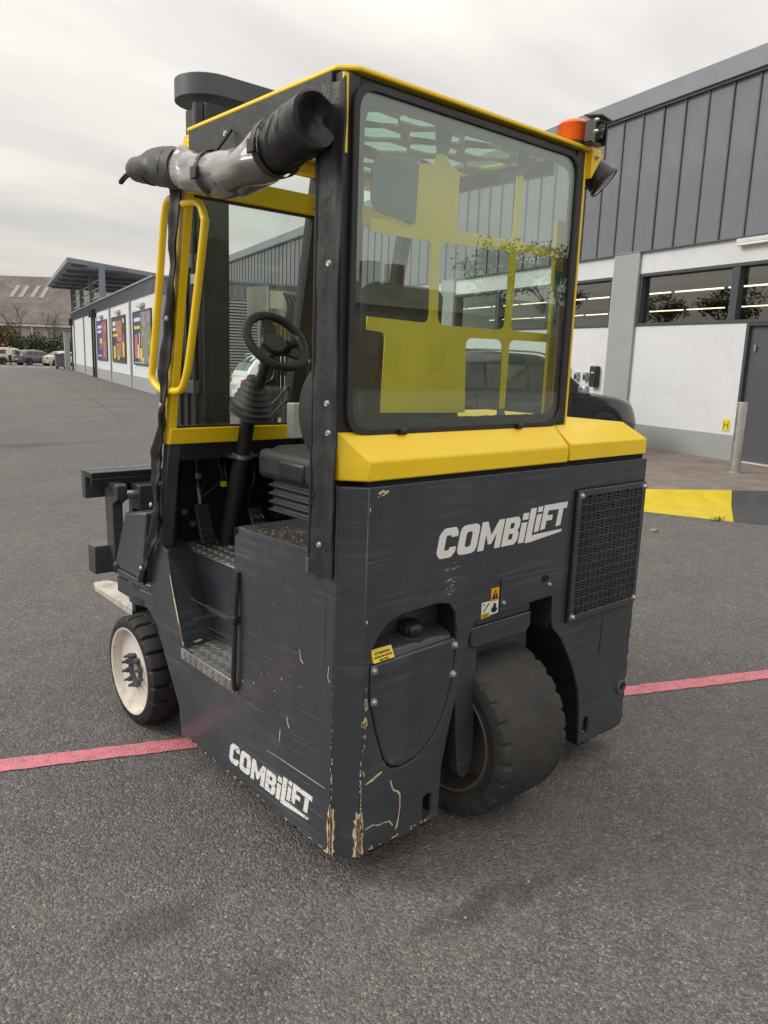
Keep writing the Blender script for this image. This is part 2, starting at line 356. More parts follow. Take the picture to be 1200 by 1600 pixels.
simple('car_glass', (0.022, 0.026, 0.028), 0.06, var=0.2, spec=0.9)
glass('suv_glass', (0.42, 0.46, 0.45), 1.5, 0.0, 0.0, 1.3)
simple('car_trim', (0.020, 0.020, 0.021), 0.6)
simple('alloy', (0.55, 0.55, 0.56), 0.3, 0.7, var=0.1)
def person_mat():
    m, nt, b, out = new_mat('person_clothes')
    tc = nt.nodes.new('ShaderNodeTexCoord'); sp = nt.nodes.new('ShaderNodeSeparateXYZ'); nt.links.new(tc.outputs['Object'], sp.inputs[0])
    r = nt.nodes.new('ShaderNodeValToRGB'); r.color_ramp.interpolation = 'CONSTANT'
    e = r.color_ramp.elements
    for _ in range(2): e.new(0.5)
    for i, (p, c) in enumerate([(0, (0.012, 0.012, 0.014)), (0.46, (0.66, 0.70, 0.80)), (0.735, (0.45, 0.26, 0.19)), (0.845, (0.03, 0.022, 0.018))]):
        e[i].position = p; e[i].color = (*c, 1)
    nt.links.new(mathn(nt, 'DIVIDE', sp.outputs[2], 2.0), r.inputs[0]); nt.links.new(r.outputs[0], b.inputs['Base Color']); b.inputs['Roughness'].default_value = 0.85
person_mat()

# ------------------------------------------------------------------ mesh helpers
class MB:
    def __init__(s): s.v = []; s.f = []
    def quad(s, *p):
        i = len(s.v); s.v += [tuple(q) for q in p]; s.f.append(tuple(range(i, i+len(p)))); return s
    def box(s, x0, x1, y0, y1, z0, z1):
        i = len(s.v)
        s.v += [(x0, y0, z0), (x1, y0, z0), (x1, y1, z0), (x0, y1, z0), (x0, y0, z1), (x1, y0, z1), (x1, y1, z1), (x0, y1, z1)]
        s.f += [tuple(i+k for k in q) for q in ((0, 3, 2, 1), (4, 5, 6, 7), (0, 1, 5, 4), (1, 2, 6, 5), (2, 3, 7, 6), (3, 0, 4, 7))]
        return s
    def hexa(s, p):      # 8 points: bottom ring then top ring
        i = len(s.v); s.v += [tuple(q) for q in p]
        s.f += [tuple(i+k for k in q) for q in ((0, 3, 2, 1), (4, 5, 6, 7), (0, 1, 5, 4), (1, 2, 6, 5), (2, 3, 7, 6), (3, 0, 4, 7))]
        return s
    def rings(s, rings, cap=True, closed=True):
        i = len(s.v); n = len(rings[0])
        for r in rings: s.v += [tuple(q) for q in r]
        for a in range(len(rings)-1):
            for b in range(n if closed else n-1):
                c = (b+1) % n
                s.f.append((i+a*n+b, i+a*n+c, i+(a+1)*n+c, i+(a+1)*n+b))
        if cap:
            s.f.append(tuple(i+k for k in reversed(range(n)))); s.f.append(tuple(i+(len(rings)-1)*n+k for k in range(n)))
        return s
    def prism(s, poly, fn, a, b):
        return s.rings([[fn(u, v, a) for u, v in poly], [fn(u, v, b) for u, v in poly]])
    def tube(s, pts, r, n=10, cap=True):
        pts = [Vector(p) for p in pts]; rr = r if hasattr(r, '__len__') else [r]*len(pts)
        rings = []; up = None
        for i, p in enumerate(pts):
            t = (pts[min(i+1, len(pts)-1)]-pts[max(i-1, 0)]).normalized()
            if up is None:
                up = Vector((0, 0, 1)) if abs(t.z) < 0.9 else Vector((1, 0, 0))
            a = t.cross(up).normalized(); b = a.cross(t).normalized(); up = b
            rings.append([p+a*(math.cos(k*2*math.pi/n)*rr[i])+b*(math.sin(k*2*math.pi/n)*rr[i]) for k in range(n)])
        return s.rings(rings, cap)
    def cyl(s, p0, p1, r0, r1=None, n=20):
        return s.tube([p0, p1], [r0, r0 if r1 is None else r1], n)
    def lathe(s, prof, org, axis, n=32, cap=False):
        axis = Vector(axis).normalized(); org = Vector(org)
        a = axis.cross(Vector((0, 0, 1)) if abs(axis.z) < 0.9 else Vector((1, 0, 0))).normalized(); b = axis.cross(a)
        return s.rings([[org+axis*h+a*(r*math.cos(k*2*math.pi/n))+b*(r*math.sin(k*2*math.pi/n)) for k in range(n)] for r, h in prof], cap)
    def add(s, o):
        i = len(s.v); s.v += o.v; s.f += [tuple(i+k for k in f) for f in o.f]; return s
def mesh_of(mb, name='m', smooth=None):
    me = bpy.data.meshes.new(name); me.from_pydata([tuple(v) for v in mb.v], [], mb.f)
    bm = bmesh.new(); bm.from_mesh(me); bmesh.ops.recalc_face_normals(bm, faces=bm.faces); bm.to_mesh(me); bm.free()
    if smooth:
        me.shade_smooth(); me.set_sharp_from_angle(angle=R_(smooth))
    return me
def link(name, me, mat, parent=None, bev=0.0, seg=2):
    if mat and not me.materials: me.materials.append(MATS[mat])
    o = bpy.data.objects.new(name, me); COL.objects.link(o)
    if parent is not None: o.parent = parent
    if bev:
        b = o.modifiers.new('bevel', 'BEVEL'); b.width = bev; b.segments = seg; b.limit_method = 'ANGLE'; b.angle_limit = R_(35); b.harden_normals = False
        me.shade_smooth(); me.set_sharp_from_angle(angle=R_(40))
    return o
def part(name, mb, mat, parent, bev=0.0, smooth=None, seg=2):
    return link(name, mesh_of(mb, name, smooth), mat, parent, bev, seg)
def tag(o, label, cat=None, group=None, kind=None):
    if label: o['label'] = label
    if cat: o['category'] = cat
    if group: o['group'] = group
    if kind: o['kind'] = kind
    return o
def thing(name, label, cat, loc=(0, 0, 0), rotz=0.0, group=None):
    o = bpy.data.objects.new(name, None); COL.objects.link(o); o.empty_display_size = 0.2
    o.location = loc; o.rotation_euler = (0, 0, rotz)
    return tag(o, label, cat, group)
def struct(name, mb, mat, label=None, smooth=None):
    o = part(name, mb, mat, None, smooth=smooth); o['kind'] = 'structure'
    if label: o['label'] = label
    return o
def copy_tree(o, parent=None):
    c = o.copy(); COL.objects.link(c); c.parent = parent
    for ch in list(o.children): copy_tree(ch, c)
    return c
def rpoly(pts, r, seg=5):
    """round the corners of a polygon; r = one radius or one per corner"""
    out = []; n = len(pts)
    for i in range(n):
        p = Vector(pts[i]); a = Vector(pts[i-1])-p; b = Vector(pts[(i+1) % n])-p
        ri = r[i] if hasattr(r, '__len__') else r
        la, lb = a.length, b.length
        if ri <= 0 or la == 0 or lb == 0: out.append(tuple(p)); continue
        a.normalize(); b.normalize()
        ang = a.angle(b)
        if ang > math.pi-0.05: out.append(tuple(p)); continue
        d = min(ri/math.tan(ang/2), la*0.49, lb*0.49)
        p0 = p+a*d; p1 = p+b*d
        for k in range(seg+1):
            t = k/seg
            out.append(tuple((1-t)**2*p0+2*t*(1-t)*p+t*t*p1))
    return out
def plate_mesh(outers, holes, t, fn, bev=0.0):
    """flat plate with holes, from a filled 2D curve; fn maps (u, v, w) with w in 0..t"""
    cu = bpy.data.curves.new('tmp', 'CURVE'); cu.dimensions = '2D'; cu.fill_mode = 'BOTH'; cu.extrude = t/2-bev
    if bev: cu.bevel_depth = bev; cu.bevel_resolution = 1; cu.offset = -bev
    for poly in list(outers)+list(holes):
        sp = cu.splines.new('POLY'); sp.points.add(len(poly)-1)
        for p, q in zip(sp.points, poly): p.co = (q[0], q[1], 0, 1)
        sp.use_cyclic_u = True
    ob = bpy.data.objects.new('tmp', cu)
    me = bpy.data.meshes.new_from_object(ob)
    for v in me.vertices: v.co = fn(v.co.x, v.co.y, v.co.z+t/2)
    bpy.data.objects.remove(ob); bpy.data.curves.remove(cu)
    bm = bmesh.new(); bm.from_mesh(me); bmesh.ops.remove_doubles(bm, verts=bm.verts, dist=1e-5)
    bmesh.ops.recalc_face_normals(bm, faces=bm.faces); bm.to_mesh(me); bm.free()
    me.materials.clear()
    return me
def text_mesh(txt, size, fn, t=0.0006, bold=0.0, align='LEFT'):
    cu = bpy.data.curves.new('tmp', 'FONT'); cu.body = txt; cu.size = size; cu.extrude = t/2; cu.offset = bold; cu.align_x = align
    ob = bpy.data.objects.new('tmp', cu); me = bpy.data.meshes.new_from_object(ob)
    for v in me.vertices: v.co = fn(v.co.x, v.co.y, v.co.z+t/2)
    bpy.data.objects.remove(ob); bpy.data.curves.remove(cu); me.materials.clear(); return me
def XZ(y0): return lambda u, v, w: (u, y0+w, v)          # rear-facing plane, w goes forward
def YZ(x0): return lambda u, v, w: (x0+w, u, v)          # left-facing plane, w goes right
def XY(z0): return lambda u, v, w: (u, v, z0+w)
def bez(p, n=8):
    """smooth polyline through points (Catmull-Rom)"""
    P = [Vector(q) for q in p]; P = [2*P[0]-P[1]]+P+[2*P[-1]-P[-2]]; out = []
    for i in range(1, len(P)-2):
        for k in range(n):
            t = k/n
            out.append(0.5*((2*P[i])+(P[i+1]-P[i-1])*t+(2*P[i-1]-5*P[i]+4*P[i+1]-P[i+2])*t*t+(3*P[i]-P[i-1]-3*P[i+1]+P[i+2])*t**3))
    out.append(P[-2]); return out

exec_sections = []
# ================================================================== THE GROUND
def build_ground():
    g = MB(); E = 700
    g.quad((-E, -E, 0), (E, -E, 0), (E, E, 0), (-E, E, 0))
    struct('asphalt_ground', g, 'asphalt', 'dark grey asphalt yard with coarse stone chippings')
    # pink line: centre (-0.58,1.416) -> (2.885,-0.053)
    a = Vector((-0.581, 1.416)); b = Vector((2.885, -0.053)); d = (b-a).normalized(); nn = Vector((-d.y, d.x))*0.049
    a2 = a-d*7; b2 = b+d*4.5
    top = []; bot = []
    N = 420
    for i in range(N+1):
        p = a2+(b2-a2)*(i/N)
        j1, j2 = rnd.uniform(-.0035, .0035), rnd.uniform(-.0035, .0035)
        top.append((*(p+nn*(1+j1/.049)), 0.004)); bot.append((*(p-nn*(1+j2/.049)), 0.004))
    m = MB(); m.v = top+bot; m.f = [(i, N+1+i, N+2+i, i+1) for i in range(N)]
    struct('painted_line', m, 'pink_road_paint', 'faded pink line painted across the asphalt under the forklift')
build_ground()

# facade frame: local x = along the shop front (away), y = out from the wall, z = up
FD = Vector((0.2547, 0.967)).normalized(); FN = Vector((-FD.y, FD.x)); FO = Vector((11.98, 5.2))
FROT = math.atan2(FD.y, FD.x)
def fpt(s, off, z=0.0):
    p = FO+FD*s+FN*off; return (p.x, p.y, z)
PZ = 0.12
def build_pavement():
    A = [(5.6, 5.3), (6.66, 2.9), (7.0, 2.02), (7.22, 1.60), (8.0, 0.3)]             # foot of the kerb
    T = [(6.25, 5.55), (7.31, 3.30), (8.31, 2.67), (8.72, 2.38), (10.2, 1.2)]         # top of the kerb
    left_far = fpt(20.4, 3.9); lf0 = fpt(20.4, -0.02); rt0 = fpt(-12, -0.02)
    def ext(P, z): return [(x, y, z) for x, y in P]
    mb = MB()
    poly = [(*p, PZ) for p in reversed(T)]+[fpt(8.0, 5.6, PZ), fpt(8.0, -0.1, PZ), fpt(-8.4, -0.1, PZ), (10.6, -2.2, PZ)]
    mb.rings([[(x, y, 0.001) for x, y, z in poly], poly])
    struct('pavement', mb, 'pavement_tar', 'brownish worn tarmac pavement along the shop wall')
    prof = [(0.0, 0.004), (0.10, 0.014), (0.35, 0.018), (0.55, 0.024), (0.68, 0.040), (0.75, 0.085), (0.82, 0.135), (0.89, PZ+0.040), (0.95, PZ+0.036), (1.0, PZ+0.004)]
    def kerb(i0, i1, t0, t1, mat, label):
        rings = []
        for k in range(13):
            t = t0+(t1-t0)*k/12.0
            i = min(int(t), len(A)-2); f = t-i
            a = Vector(A[i]).lerp(Vector(A[i+1]), f); b = Vector(T[i]).lerp(Vector(T[i+1]), f)
            ring = [(*(a.lerp(b, u)), z) for u, z in prof]+[(*b, -0.05), (*a, -0.05)]
            rings.append(ring)
        m = MB(); m.rings(rings)
        struct('kerb', m, mat, label, smooth=50)
    kerb(0, 2, 0.0, 1.98, 'kerb_yellow', 'bright yellow painted sloping kerb edging the pavement')
    kerb(2, 4, 1.985, 4.0, 'kerb_black', 'charcoal painted sloping kerb next to the yellow kerb')
build_pavement()

# ================================================================== THE FORKLIFT
fk = thing('forklift', 'slate grey and yellow forklift with glazed cab and rolled-up door curtain', 'forklift')
def P(name, mb, mat, parent=None, **k): return part(name, mb, mat, parent or fk, **k)
def PL(name, outers, holes, t, fn, mat, parent=None, bev=0.0): return link(name, plate_mesh(outers, holes, t, fn, bev), mat, parent or fk)
def bolt(parent, pos, axis, r=0.009, mat='zinc', name='bolt'):
    m = MB(); m.lathe([(0.0, 0.011), (r*0.7, 0.010), (r*0.95, 0.006), (r, 0.0), (r*1.35, -0.0005), (r*1.35, -0.003)], pos, axis, 12)
    return part(name, m, mat, parent, smooth=40)

def build_body():
    ZB, ZT = 0.107, 1.252
    # ---- rear panel with wheel opening and tank recess
    out = [(.062, ZB), (.396, ZB), (.404, .118), (.410, .297), (.438, .43), (.470, .552), (.500, .700), (.535, .770), (.900, .781), (.948, .782), (.955, .690), (.966, .655), (1.02, .606), (1.075, .53),
           (1.12, .455), (1.165, .36), (1.188, .26), (1.197, ZB), (1.505, ZB), (1.518, .125), (1.511, 1.0), (1.508, ZT), (.062, ZT)]
    tank_gap = [(.083, .73), (.092, .775), (.118, .815), (.160, .846), (.21, .859), (.36, .863), (.41, .852), (.438, .82), (.450, .76), (.449, .66), (.440, .585), (.415, .495), (.38, .432), (.335, .386), (.285, .360),
                (.222, .352), (.178, .366), (.150, .40), (.118, .49), (.083, .62)]
    slot1 = rpoly([(.330, .122), (.372, .122), (.372, .214), (.330, .214)], .02)
    slot2 = rpoly([(1.222, .142), (1.258, .142), (1.258, .222), (1.222, .222)], .017)
    rp = PL('rear_panel', [out], [tank_gap, slot1, slot2], 0.014, XZ(0.0), 'slate_paint', bev=0.002)
    # ---- corner chamfer and left side
    m = MB(); m.hexa([(0.0, .064, ZB), (.064, 0.0, ZB), (.076, .012, ZB), (.012, .076, ZB), (0.0, .064, ZT), (.064, 0.0, ZT), (.076, .012, ZT), (.012, .076, ZT)])
    P('corner_panel', m, 'slate_paint', bev=0.004)
    side = [(.066, ZB), (1.047, ZB), (1.062, .222), (1.232, .473), (1.299, .666), (1.246, .863), (1.138, .840), (1.105, .711), (1.006, .478), (.634, .466), (.622, 1.000), (.572, 1.036), (.14, 1.046), (.13, ZT), (.066, ZT)]
    side = rpoly(side, [0, .005, .03, .02, .01, .01, .01, .03, .012, .012, .02, .03, .02, .005, 0], 4)
    PL('side_panel', [side], [], 0.012, YZ(0.0), 'slate_paint', bev=0.002)
    # bolted inspection cover faintly proud of the side panel
    PL('inspection_cover', [rpoly([(.105, .72), (.255, .73), (.255, .96), (.105, .955)], .02)], [], 0.001, lambda u, v, w: (-0.0011+w, u, v), 'slate_paint')
    # ---- step recess
    m = MB(); m.quad((.006, 1.138, .838), (.006, 1.006, .478), (.155, 1.035, .470), (.155, 1.228, .806))
    m.quad((.006, 1.138, .839), (.006, 1.246, .862), (.155, 1.32, .835), (.155, 1.228, .806))
    m.quad((.155, .62, .46), (.155, 1.04, .46), (.155, 1.232, .804), (.155, .62, .804))
    m.quad((.006, .634, .46), (.155, .634, .46), (.155, .634, 1.03), (.006, .634, 1.03))
    P('step_recess', m, 'slate_paint')
    def tread(name, x0, x1, y0, y1, z, lip):
        m = MB(); m.box(x0, x1, y0, y1, z-.006, z)
        if lip: m.box(x0-.003, x0+.003, y0, y1, z-.045, z)
        t = P(name, m, 'treadplate', bev=0.002)
        bars = MB(); k = 0
        yy = y0+.02
        while yy < y1-.015:
            xx = x0+.015+(.014 if k % 2 else 0)
            j = 0
            while xx < x1-.012:
                a = R_(45 if (j+k) % 2 else -45); dx, dy = math.cos(a)*.009, math.sin(a)*.009
                nx, ny = -dy*.25, dx*.25
                bars.hexa([(xx-dx-nx, yy-dy-ny, z-.001), (xx+dx-nx, yy+dy-ny, z-.001), (xx+dx+nx, yy+dy+ny, z-.001), (xx-dx+nx, yy-dy+ny, z-.001),
                           (xx-dx-nx*.5, yy-dy-ny*.5, z+.002), (xx+dx-nx*.5, yy+dy-ny*.5, z+.002), (xx+dx+nx*.5, yy+dy+ny*.5, z+.002), (xx-dx+nx*.5, yy-dy+ny*.5, z+.002)])
                xx += .024; j += 1
            yy += .024; k += 1
        if lip:
            yy = y0+.015; k = 0
            while yy < y1-.01:
                for zz in (z-.014, z-.032):
                    s = 1 if (k % 2) else -1
                    bars.hexa([(x0-.0025, yy-.008, zz-.008*s-.002), (x0-.0025, yy+.008, zz+.008*s-.002), (x0-.0025, yy+.008, zz+.008*s+.002), (x0-.0025, yy-.008, zz-.008*s+.002),
                               (x0-.005, yy-.008, zz-.008*s-.001), (x0-.005, yy+.008, zz+.008*s-.001), (x0-.005, yy+.008, zz+.008*s+.001), (x0-.005, yy-.008, zz-.008*s+.001)])
                yy += .022; k += 1
        part('tread_pattern', bars, 'treadplate', t)['kind'] = 'stuff'
    tread('step', .0, .158, .628, 1.03, .476, True)
    tread('cab_floor', .152, .62, .60, 1.36, .806, False)
    # ---- hip box beside the seat
    m = MB(); m.box(.012, .95, .10, .622, .47, 1.035)
    P('seat_base', m, 'slate_paint', bev=0.006)
    # dirt heaps on hip
    m = MB()
    for _ in range(170):
        x = rnd.uniform(.02, .16); y = .12+rnd.random()**.8*.42; s = rnd.uniform(.002, .007)
        m.hexa([(x-s, y-s, 1.034), (x+s, y-s*.7, 1.034), (x+s*.8, y+s, 1.034), (x-s, y+s, 1.034), (x-s*.4, y-s*.4, 1.034+s*.6), (x+s*.4, y-s*.4, 1.034+s*.6), (x+s*.3, y+s*.3, 1.034+s*.6), (x-s*.3, y+s*.3, 1.034+s*.6)])
    P('dirt', m, 'dirt_brown')['kind'] = 'stuff'
    # ---- engine bay and hidden chassis
    m = MB(); m.box(.64, 1.50, .016, .60, .90, 1.25); m.box(1.22, 1.50, .016, 1.25, .15, 1.25); m.box(.64, 1.5, .60, 1.25, .12, 1.25); m.box(.02, .40, .30, .62, .12, .7); m.box(.46, .64, .40, .64, .15, .9); m.box(.02, .64, .62, 1.03, .12, .46); m.box(.16, .64, .62, 1.30, .46, .80)
    P('chassis', m, 'dark_inside')
    m = MB(); m.box(1.503, 1.515, .014, 1.25, ZB, 1.25); P('side_panel', m, 'slate_paint', bev=.003)
    # ---- fuel tank
    face = [(.089, .722), (.445, .732), (.444, .66), (.435, .588), (.410, .499), (.376, .437), (.332, .391), (.283, .366), (.223, .358), (.181, .371), (.155, .404), (.123, .492), (.089, .622)]
    tk = thing_part('fuel_tank')
    m = MB(); m.prism(face, XZ(-.002), 0.0, 0.29)
    link_part('tank_face', m, 'slate_paint', tk, bev=.006)
    m = MB(); m.hexa([(.091, .0, .70), (.446, .0, .70), (.446, .29, .70), (.091, .29, .70), (.091, .022, .742), (.446, .022, .748), (.446, .29, .80), (.091, .29, .80)])
    link_part('tank_top', m, 'slate_paint', tk, bev=.010, seg=3)
    m = MB(); m.box(.070, .460, .28, .30, .60, .90); m.box(.07, .46, .02, .30, .868, .90); m.box(.060, .076, .016, .30, .5, .9); m.box(.455, .47, .016, .30, .5, .9)
    link_part('tank_recess', m, 'dark_inside', tk)
    ax = Vector((0, -.20, .98)); c0 = Vector((.305, .070, .754))
    m = MB(); m.lathe([(.052, -.012), (.052, .004), (.036, .006)], c0, ax, 24, True); link_part('filler_collar', m, 'slate_paint', tk, smooth=40)
    m = MB(); rings = []
    n = 40
    axn = ax.normalized(); u = Vector((1, 0, 0)); w = axn.cross(u)
    for r, h, k in [(.026, .0, 0), (.036, .004, 1), (.040, .012, 1), (.040, .026, 1), (.036, .034, .6), (.026, .040, 0), (.023, .042, 0), (.010, .044, 0), (.001, .044, 0)]:
        rings.append([c0+axn*(h+.004)+(u*math.cos(2*math.pi*i/n)+w*math.sin(2*math.pi*i/n))*(r-k*.004*(1 if i % 4 == 0 else 0)) for i in range(n)])
    m.rings(rings); link_part('filler_cap', m, 'black_plastic', tk, smooth=35)
    for x, z in ((.100, .705), (.102, .606), (.439, .709), (.437, .610)): bolt(tk, (x, -.004, z), (0, -1, 0), .010)
    # tank sticker
    st = MB(); st.hexa([(.098, -.0035, .728), (.178, -.0035, .731), (.178, .012, .728), (.098, .012, .728), (.100, .016, .760), (.180, .016, .763), (.180, .02, .762), (.1, .02, .762)])
    so = link_part('sticker', st, 'sticker_yellow', tk); so['label'] = 'yellow ATTENTION fuel sticker'
    sv = Vector((0, .0195, .032)).normalized()
    for i, (t, sz) in enumerate([('ATTENTION', .0105), ('ULTRA LOW SULFUR', .0072), ('FUEL ONLY', .0072)]):
        o = Vector((.139, -.0045, .729))+sv*(.0225-i*.0098)
        link('sticker_text', text_mesh(t, sz, lambda a, b, c, o=o: tuple(o+Vector((1, 0, .03))*a+sv*b+Vector((0, -.85, .5))*c), .0006, .0003, 'CENTER'), 'sticker_black', so)
    # ---- small bolted cover over the wheel
    PL('access_cover', [rpoly([(.652, .776), (.932, .790), (.932, .888), (.652, .894)], .006)], [rpoly([(.868, .842), (.912, .842), (.912, .868), (.868, .868)], .012)], .005, lambda u, v, w: (u, -.005+w, v), 'slate_paint', bev=.001)
    bolt(fk, (.665, -.005, .810), (0, -1, 0), .008); bolt(fk, (.914, -.005, .832), (0, -1, 0), .008)
    m = MB(); m.prism(rpoly([(.868, .842), (.912, .842), (.912, .868), (.868, .868)], .012), XZ(-.0012), 0, .001); P('cover_slot', m, 'dark_inside')
    # warning stickers
    def sticker(poly, mat, lab):
        o = PL('warning_sticker', [poly], [], .001, lambda u, v, w: (u, -.0015+w, v), mat); o['label'] = lab; return o
    s1 = sticker([(.606, .824), (.646, .824), (.646, .868), (.606, .868)], 'sticker_orange', 'orange warning triangle sticker')
    link('triangle', plate_mesh([[(.610, .829), (.642, .829), (.626, .862)]], [], .0008, lambda u, v, w: (u, -.0027+w, v)), 'sticker_black', s1)
    link('exclamation_mark', plate_mesh([[(.6245, .840), (.6275, .840), (.628, .853), (.624, .853)], [(.6245, .834), (.6275, .834), (.6275, .8375), (.6245, .8375)]], [], .0006, lambda u, v, w: (u, -.0035+w, v)), 'sticker_orange', s1)
    s2 = sticker([(.606, .776), (.646, .778), (.646, .8225), (.606, .8225)], 'sticker_white', 'white pictogram sticker')
    link('pictogram', plate_mesh([rpoly([(.612, .785), (.630, .782), (.642, .792), (.632, .801), (.634, .812), (.622, .817), (.618, .803), (.610, .798)], .003)], [], .0008, lambda u, v, w: (u, -.0027+w, v)), 'sticker_black', s2)
    s3 = sticker([(.562, .788), (.6045, .788), (.6045, .826), (.562, .826)], 'sticker_white', 'white pictogram sticker')
    link('pictogram', plate_mesh([[(.570, .794), (.573, .792), (.598, .818), (.595, .821)], [(.566, .815), (.578, .817), (.576, .820), (.566, .818)]], [], .0008, lambda u, v, w: (u, -.0027+w, v)), 'sticker_black', s3)
    s4 = sticker([(.562, .770), (.6045, .773), (.6045, .7875), (.562, .7875)], 'sticker_yellow', 'small yellow sticker strip')
    for k in range(3):
        z = .7835-k*.0045
        link('sticker_text', plate_mesh([[(.566, z-.001), (.600-k*.004, z-.001), (.600-k*.004, z+.0008), (.566, z+.0008)]], [], .0006, lambda u, v, w: (u, -.0024+w, v)), 'sticker_black', s4)
    # ---- grille
    gr = thing_part('engine_grille'); gx0, gx1, gz0, gz1 = 1.036, 1.490, .664, 1.163
    m = MB(); m.box(gx0-.004, gx1+.010, -.0005, .002, gz0-.004, gz1+.004); link_part('grille_backing', m, 'dark_inside', gr)
    m = MB(); b0, b1 = -.020, -.008; mx = .024
    for a in ((gx0, gx1, gz0, gz0+mx), (gx0, gx1, gz1-mx, gz1), (gx0, gx0+mx, gz0+mx, gz1-mx), (gx1-mx, gx1, gz0+mx, gz1-mx)):
        m.box(a[0], a[1], b0, b1, a[2], a[3])
    link_part('grille_frame', m, 'grille_grey', gr, bev=.003)
    m = MB(); m.box(gx0+.004, gx0+.01, -.009, -.0005, gz0+.004, gz1-.004); m.box(gx1-.01, gx1-.004, -.009, -.0005, gz0+.004, gz1-.004); m.box(gx0+.01, gx1-.01, -.009, -.0005, gz0+.004, gz0+.01); m.box(gx0+.01, gx1-.01, -.009, -.0005, gz1-.01, gz1-.004)
    link_part('grille_edge', m, 'black_plastic', gr)
    m = MB(); nx, nz = 13, 14
    ax0, ax1, az0, az1 = gx0+mx, gx1-mx, gz0+mx, gz1-mx
    cw, chh = (ax1-ax0)/nx, (az1-az0)/nz
    for i in range(1, nx): x = ax0+i*cw; m.box(x-.0028, x+.0028, -.0185, -.010, az0, az1)
    for j in range(1, nz): z = az0+j*chh; m.box(ax0, ax1, -.0187, -.0102, z-.0028, z+.0028)
    for i in range(nx):
        for j in range(nz):
            for k in (1, 2):
                if (i+j) % 2:
                    x = ax0+i*cw+k*cw/3; m.box(x-.0018, x+.0018, -.0180, -.0105, az0+j*chh, az0+(j+1)*chh)
                else:
                    z = az0+j*chh+k*chh/3; m.box(ax0+i*cw, ax0+(i+1)*cw, -.0180, -.0105, z-.0018, z+.0018)
    link_part('grille_mesh', m, 'grille_grey', gr)['kind'] = 'stuff'
    for x, z in ((gx0+.017, gz0+.02), (gx0+.017, gz1-.02), (gx1-.017, gz0+.02), (gx1-.017, gz1-.02)): bolt(gr, (x, -.0205, z), (0, -1, 0), .010)
    # dark rectangular pad and plug below grille
    PL('blank_pad', [rpoly([(1.288, .476), (1.484, .470), (1.476, .640), (1.290, .644)], .022)], [], .003, lambda u, v, w: (u, -.003+w, v), 'slate_paint', bev=.001)
    m = MB(); m.lathe([(.030, -.004), (.030, .012), (.022, .014), (.021, -.006)], (1.470, 0, .292), (0, -1, 0), 20); P('drain_bung', m, 'rim_brown', smooth=40)
    m = MB(); m.lathe([(.021, .0), (.001, .001)], (1.470, -.002, .292), (0, -1, 0), 20); P('bung_hole', m, 'dark_inside')
    # ---- yellow covers
    m = MB()
    lo = [(0, .15), (0, .063), (.063, 0), (.978, 0), (.978, .11)]
    rings = [[(x, y, 1.268) for x, y in lo], [(x, y, 1.324) for x, y in lo], [(0, .15, 1.400), (0, .078, 1.400), (.012, .078, 1.400), (.978, .078, 1.400), (.978, .11, 1.400)]]
    m.rings(rings); m2 = m; P('rear_cover', m2, 'yellow_paint', bev=.005)
    m = MB()
    lo = [(.988, .80), (.988, 0), (1.492, 0), (1.506, .014), (1.506, .80)]
    rings = [[(x, y, 1.272) for x, y in lo], [(x, y, 1.330) for x, y in lo], [(.988, .80, 1.392), (.988, .080, 1.392), (1.435, .080, 1.392), (1.440, .085, 1.392), (1.440, .80, 1.392)]]
    m.rings(rings); P('engine_cover', m, 'yellow_paint', bev=.006)
    # dark seal line below the covers
    m = MB(); m.box(.07, 1.50, .016, .10, 1.246, 1.275); m.box(.008, .07, .08, .15, 1.246, 1.270); P('cover_seal', m, 'dark_inside')
def thing_part(name):
    o = bpy.data.objects.new(name, None); COL.objects.link(o); o.parent = fk; o.empty_display_size = .1; return o
def link_part(name, mb, mat, parent, **k): return part(name, mb, mat, parent, **k)
build_body()

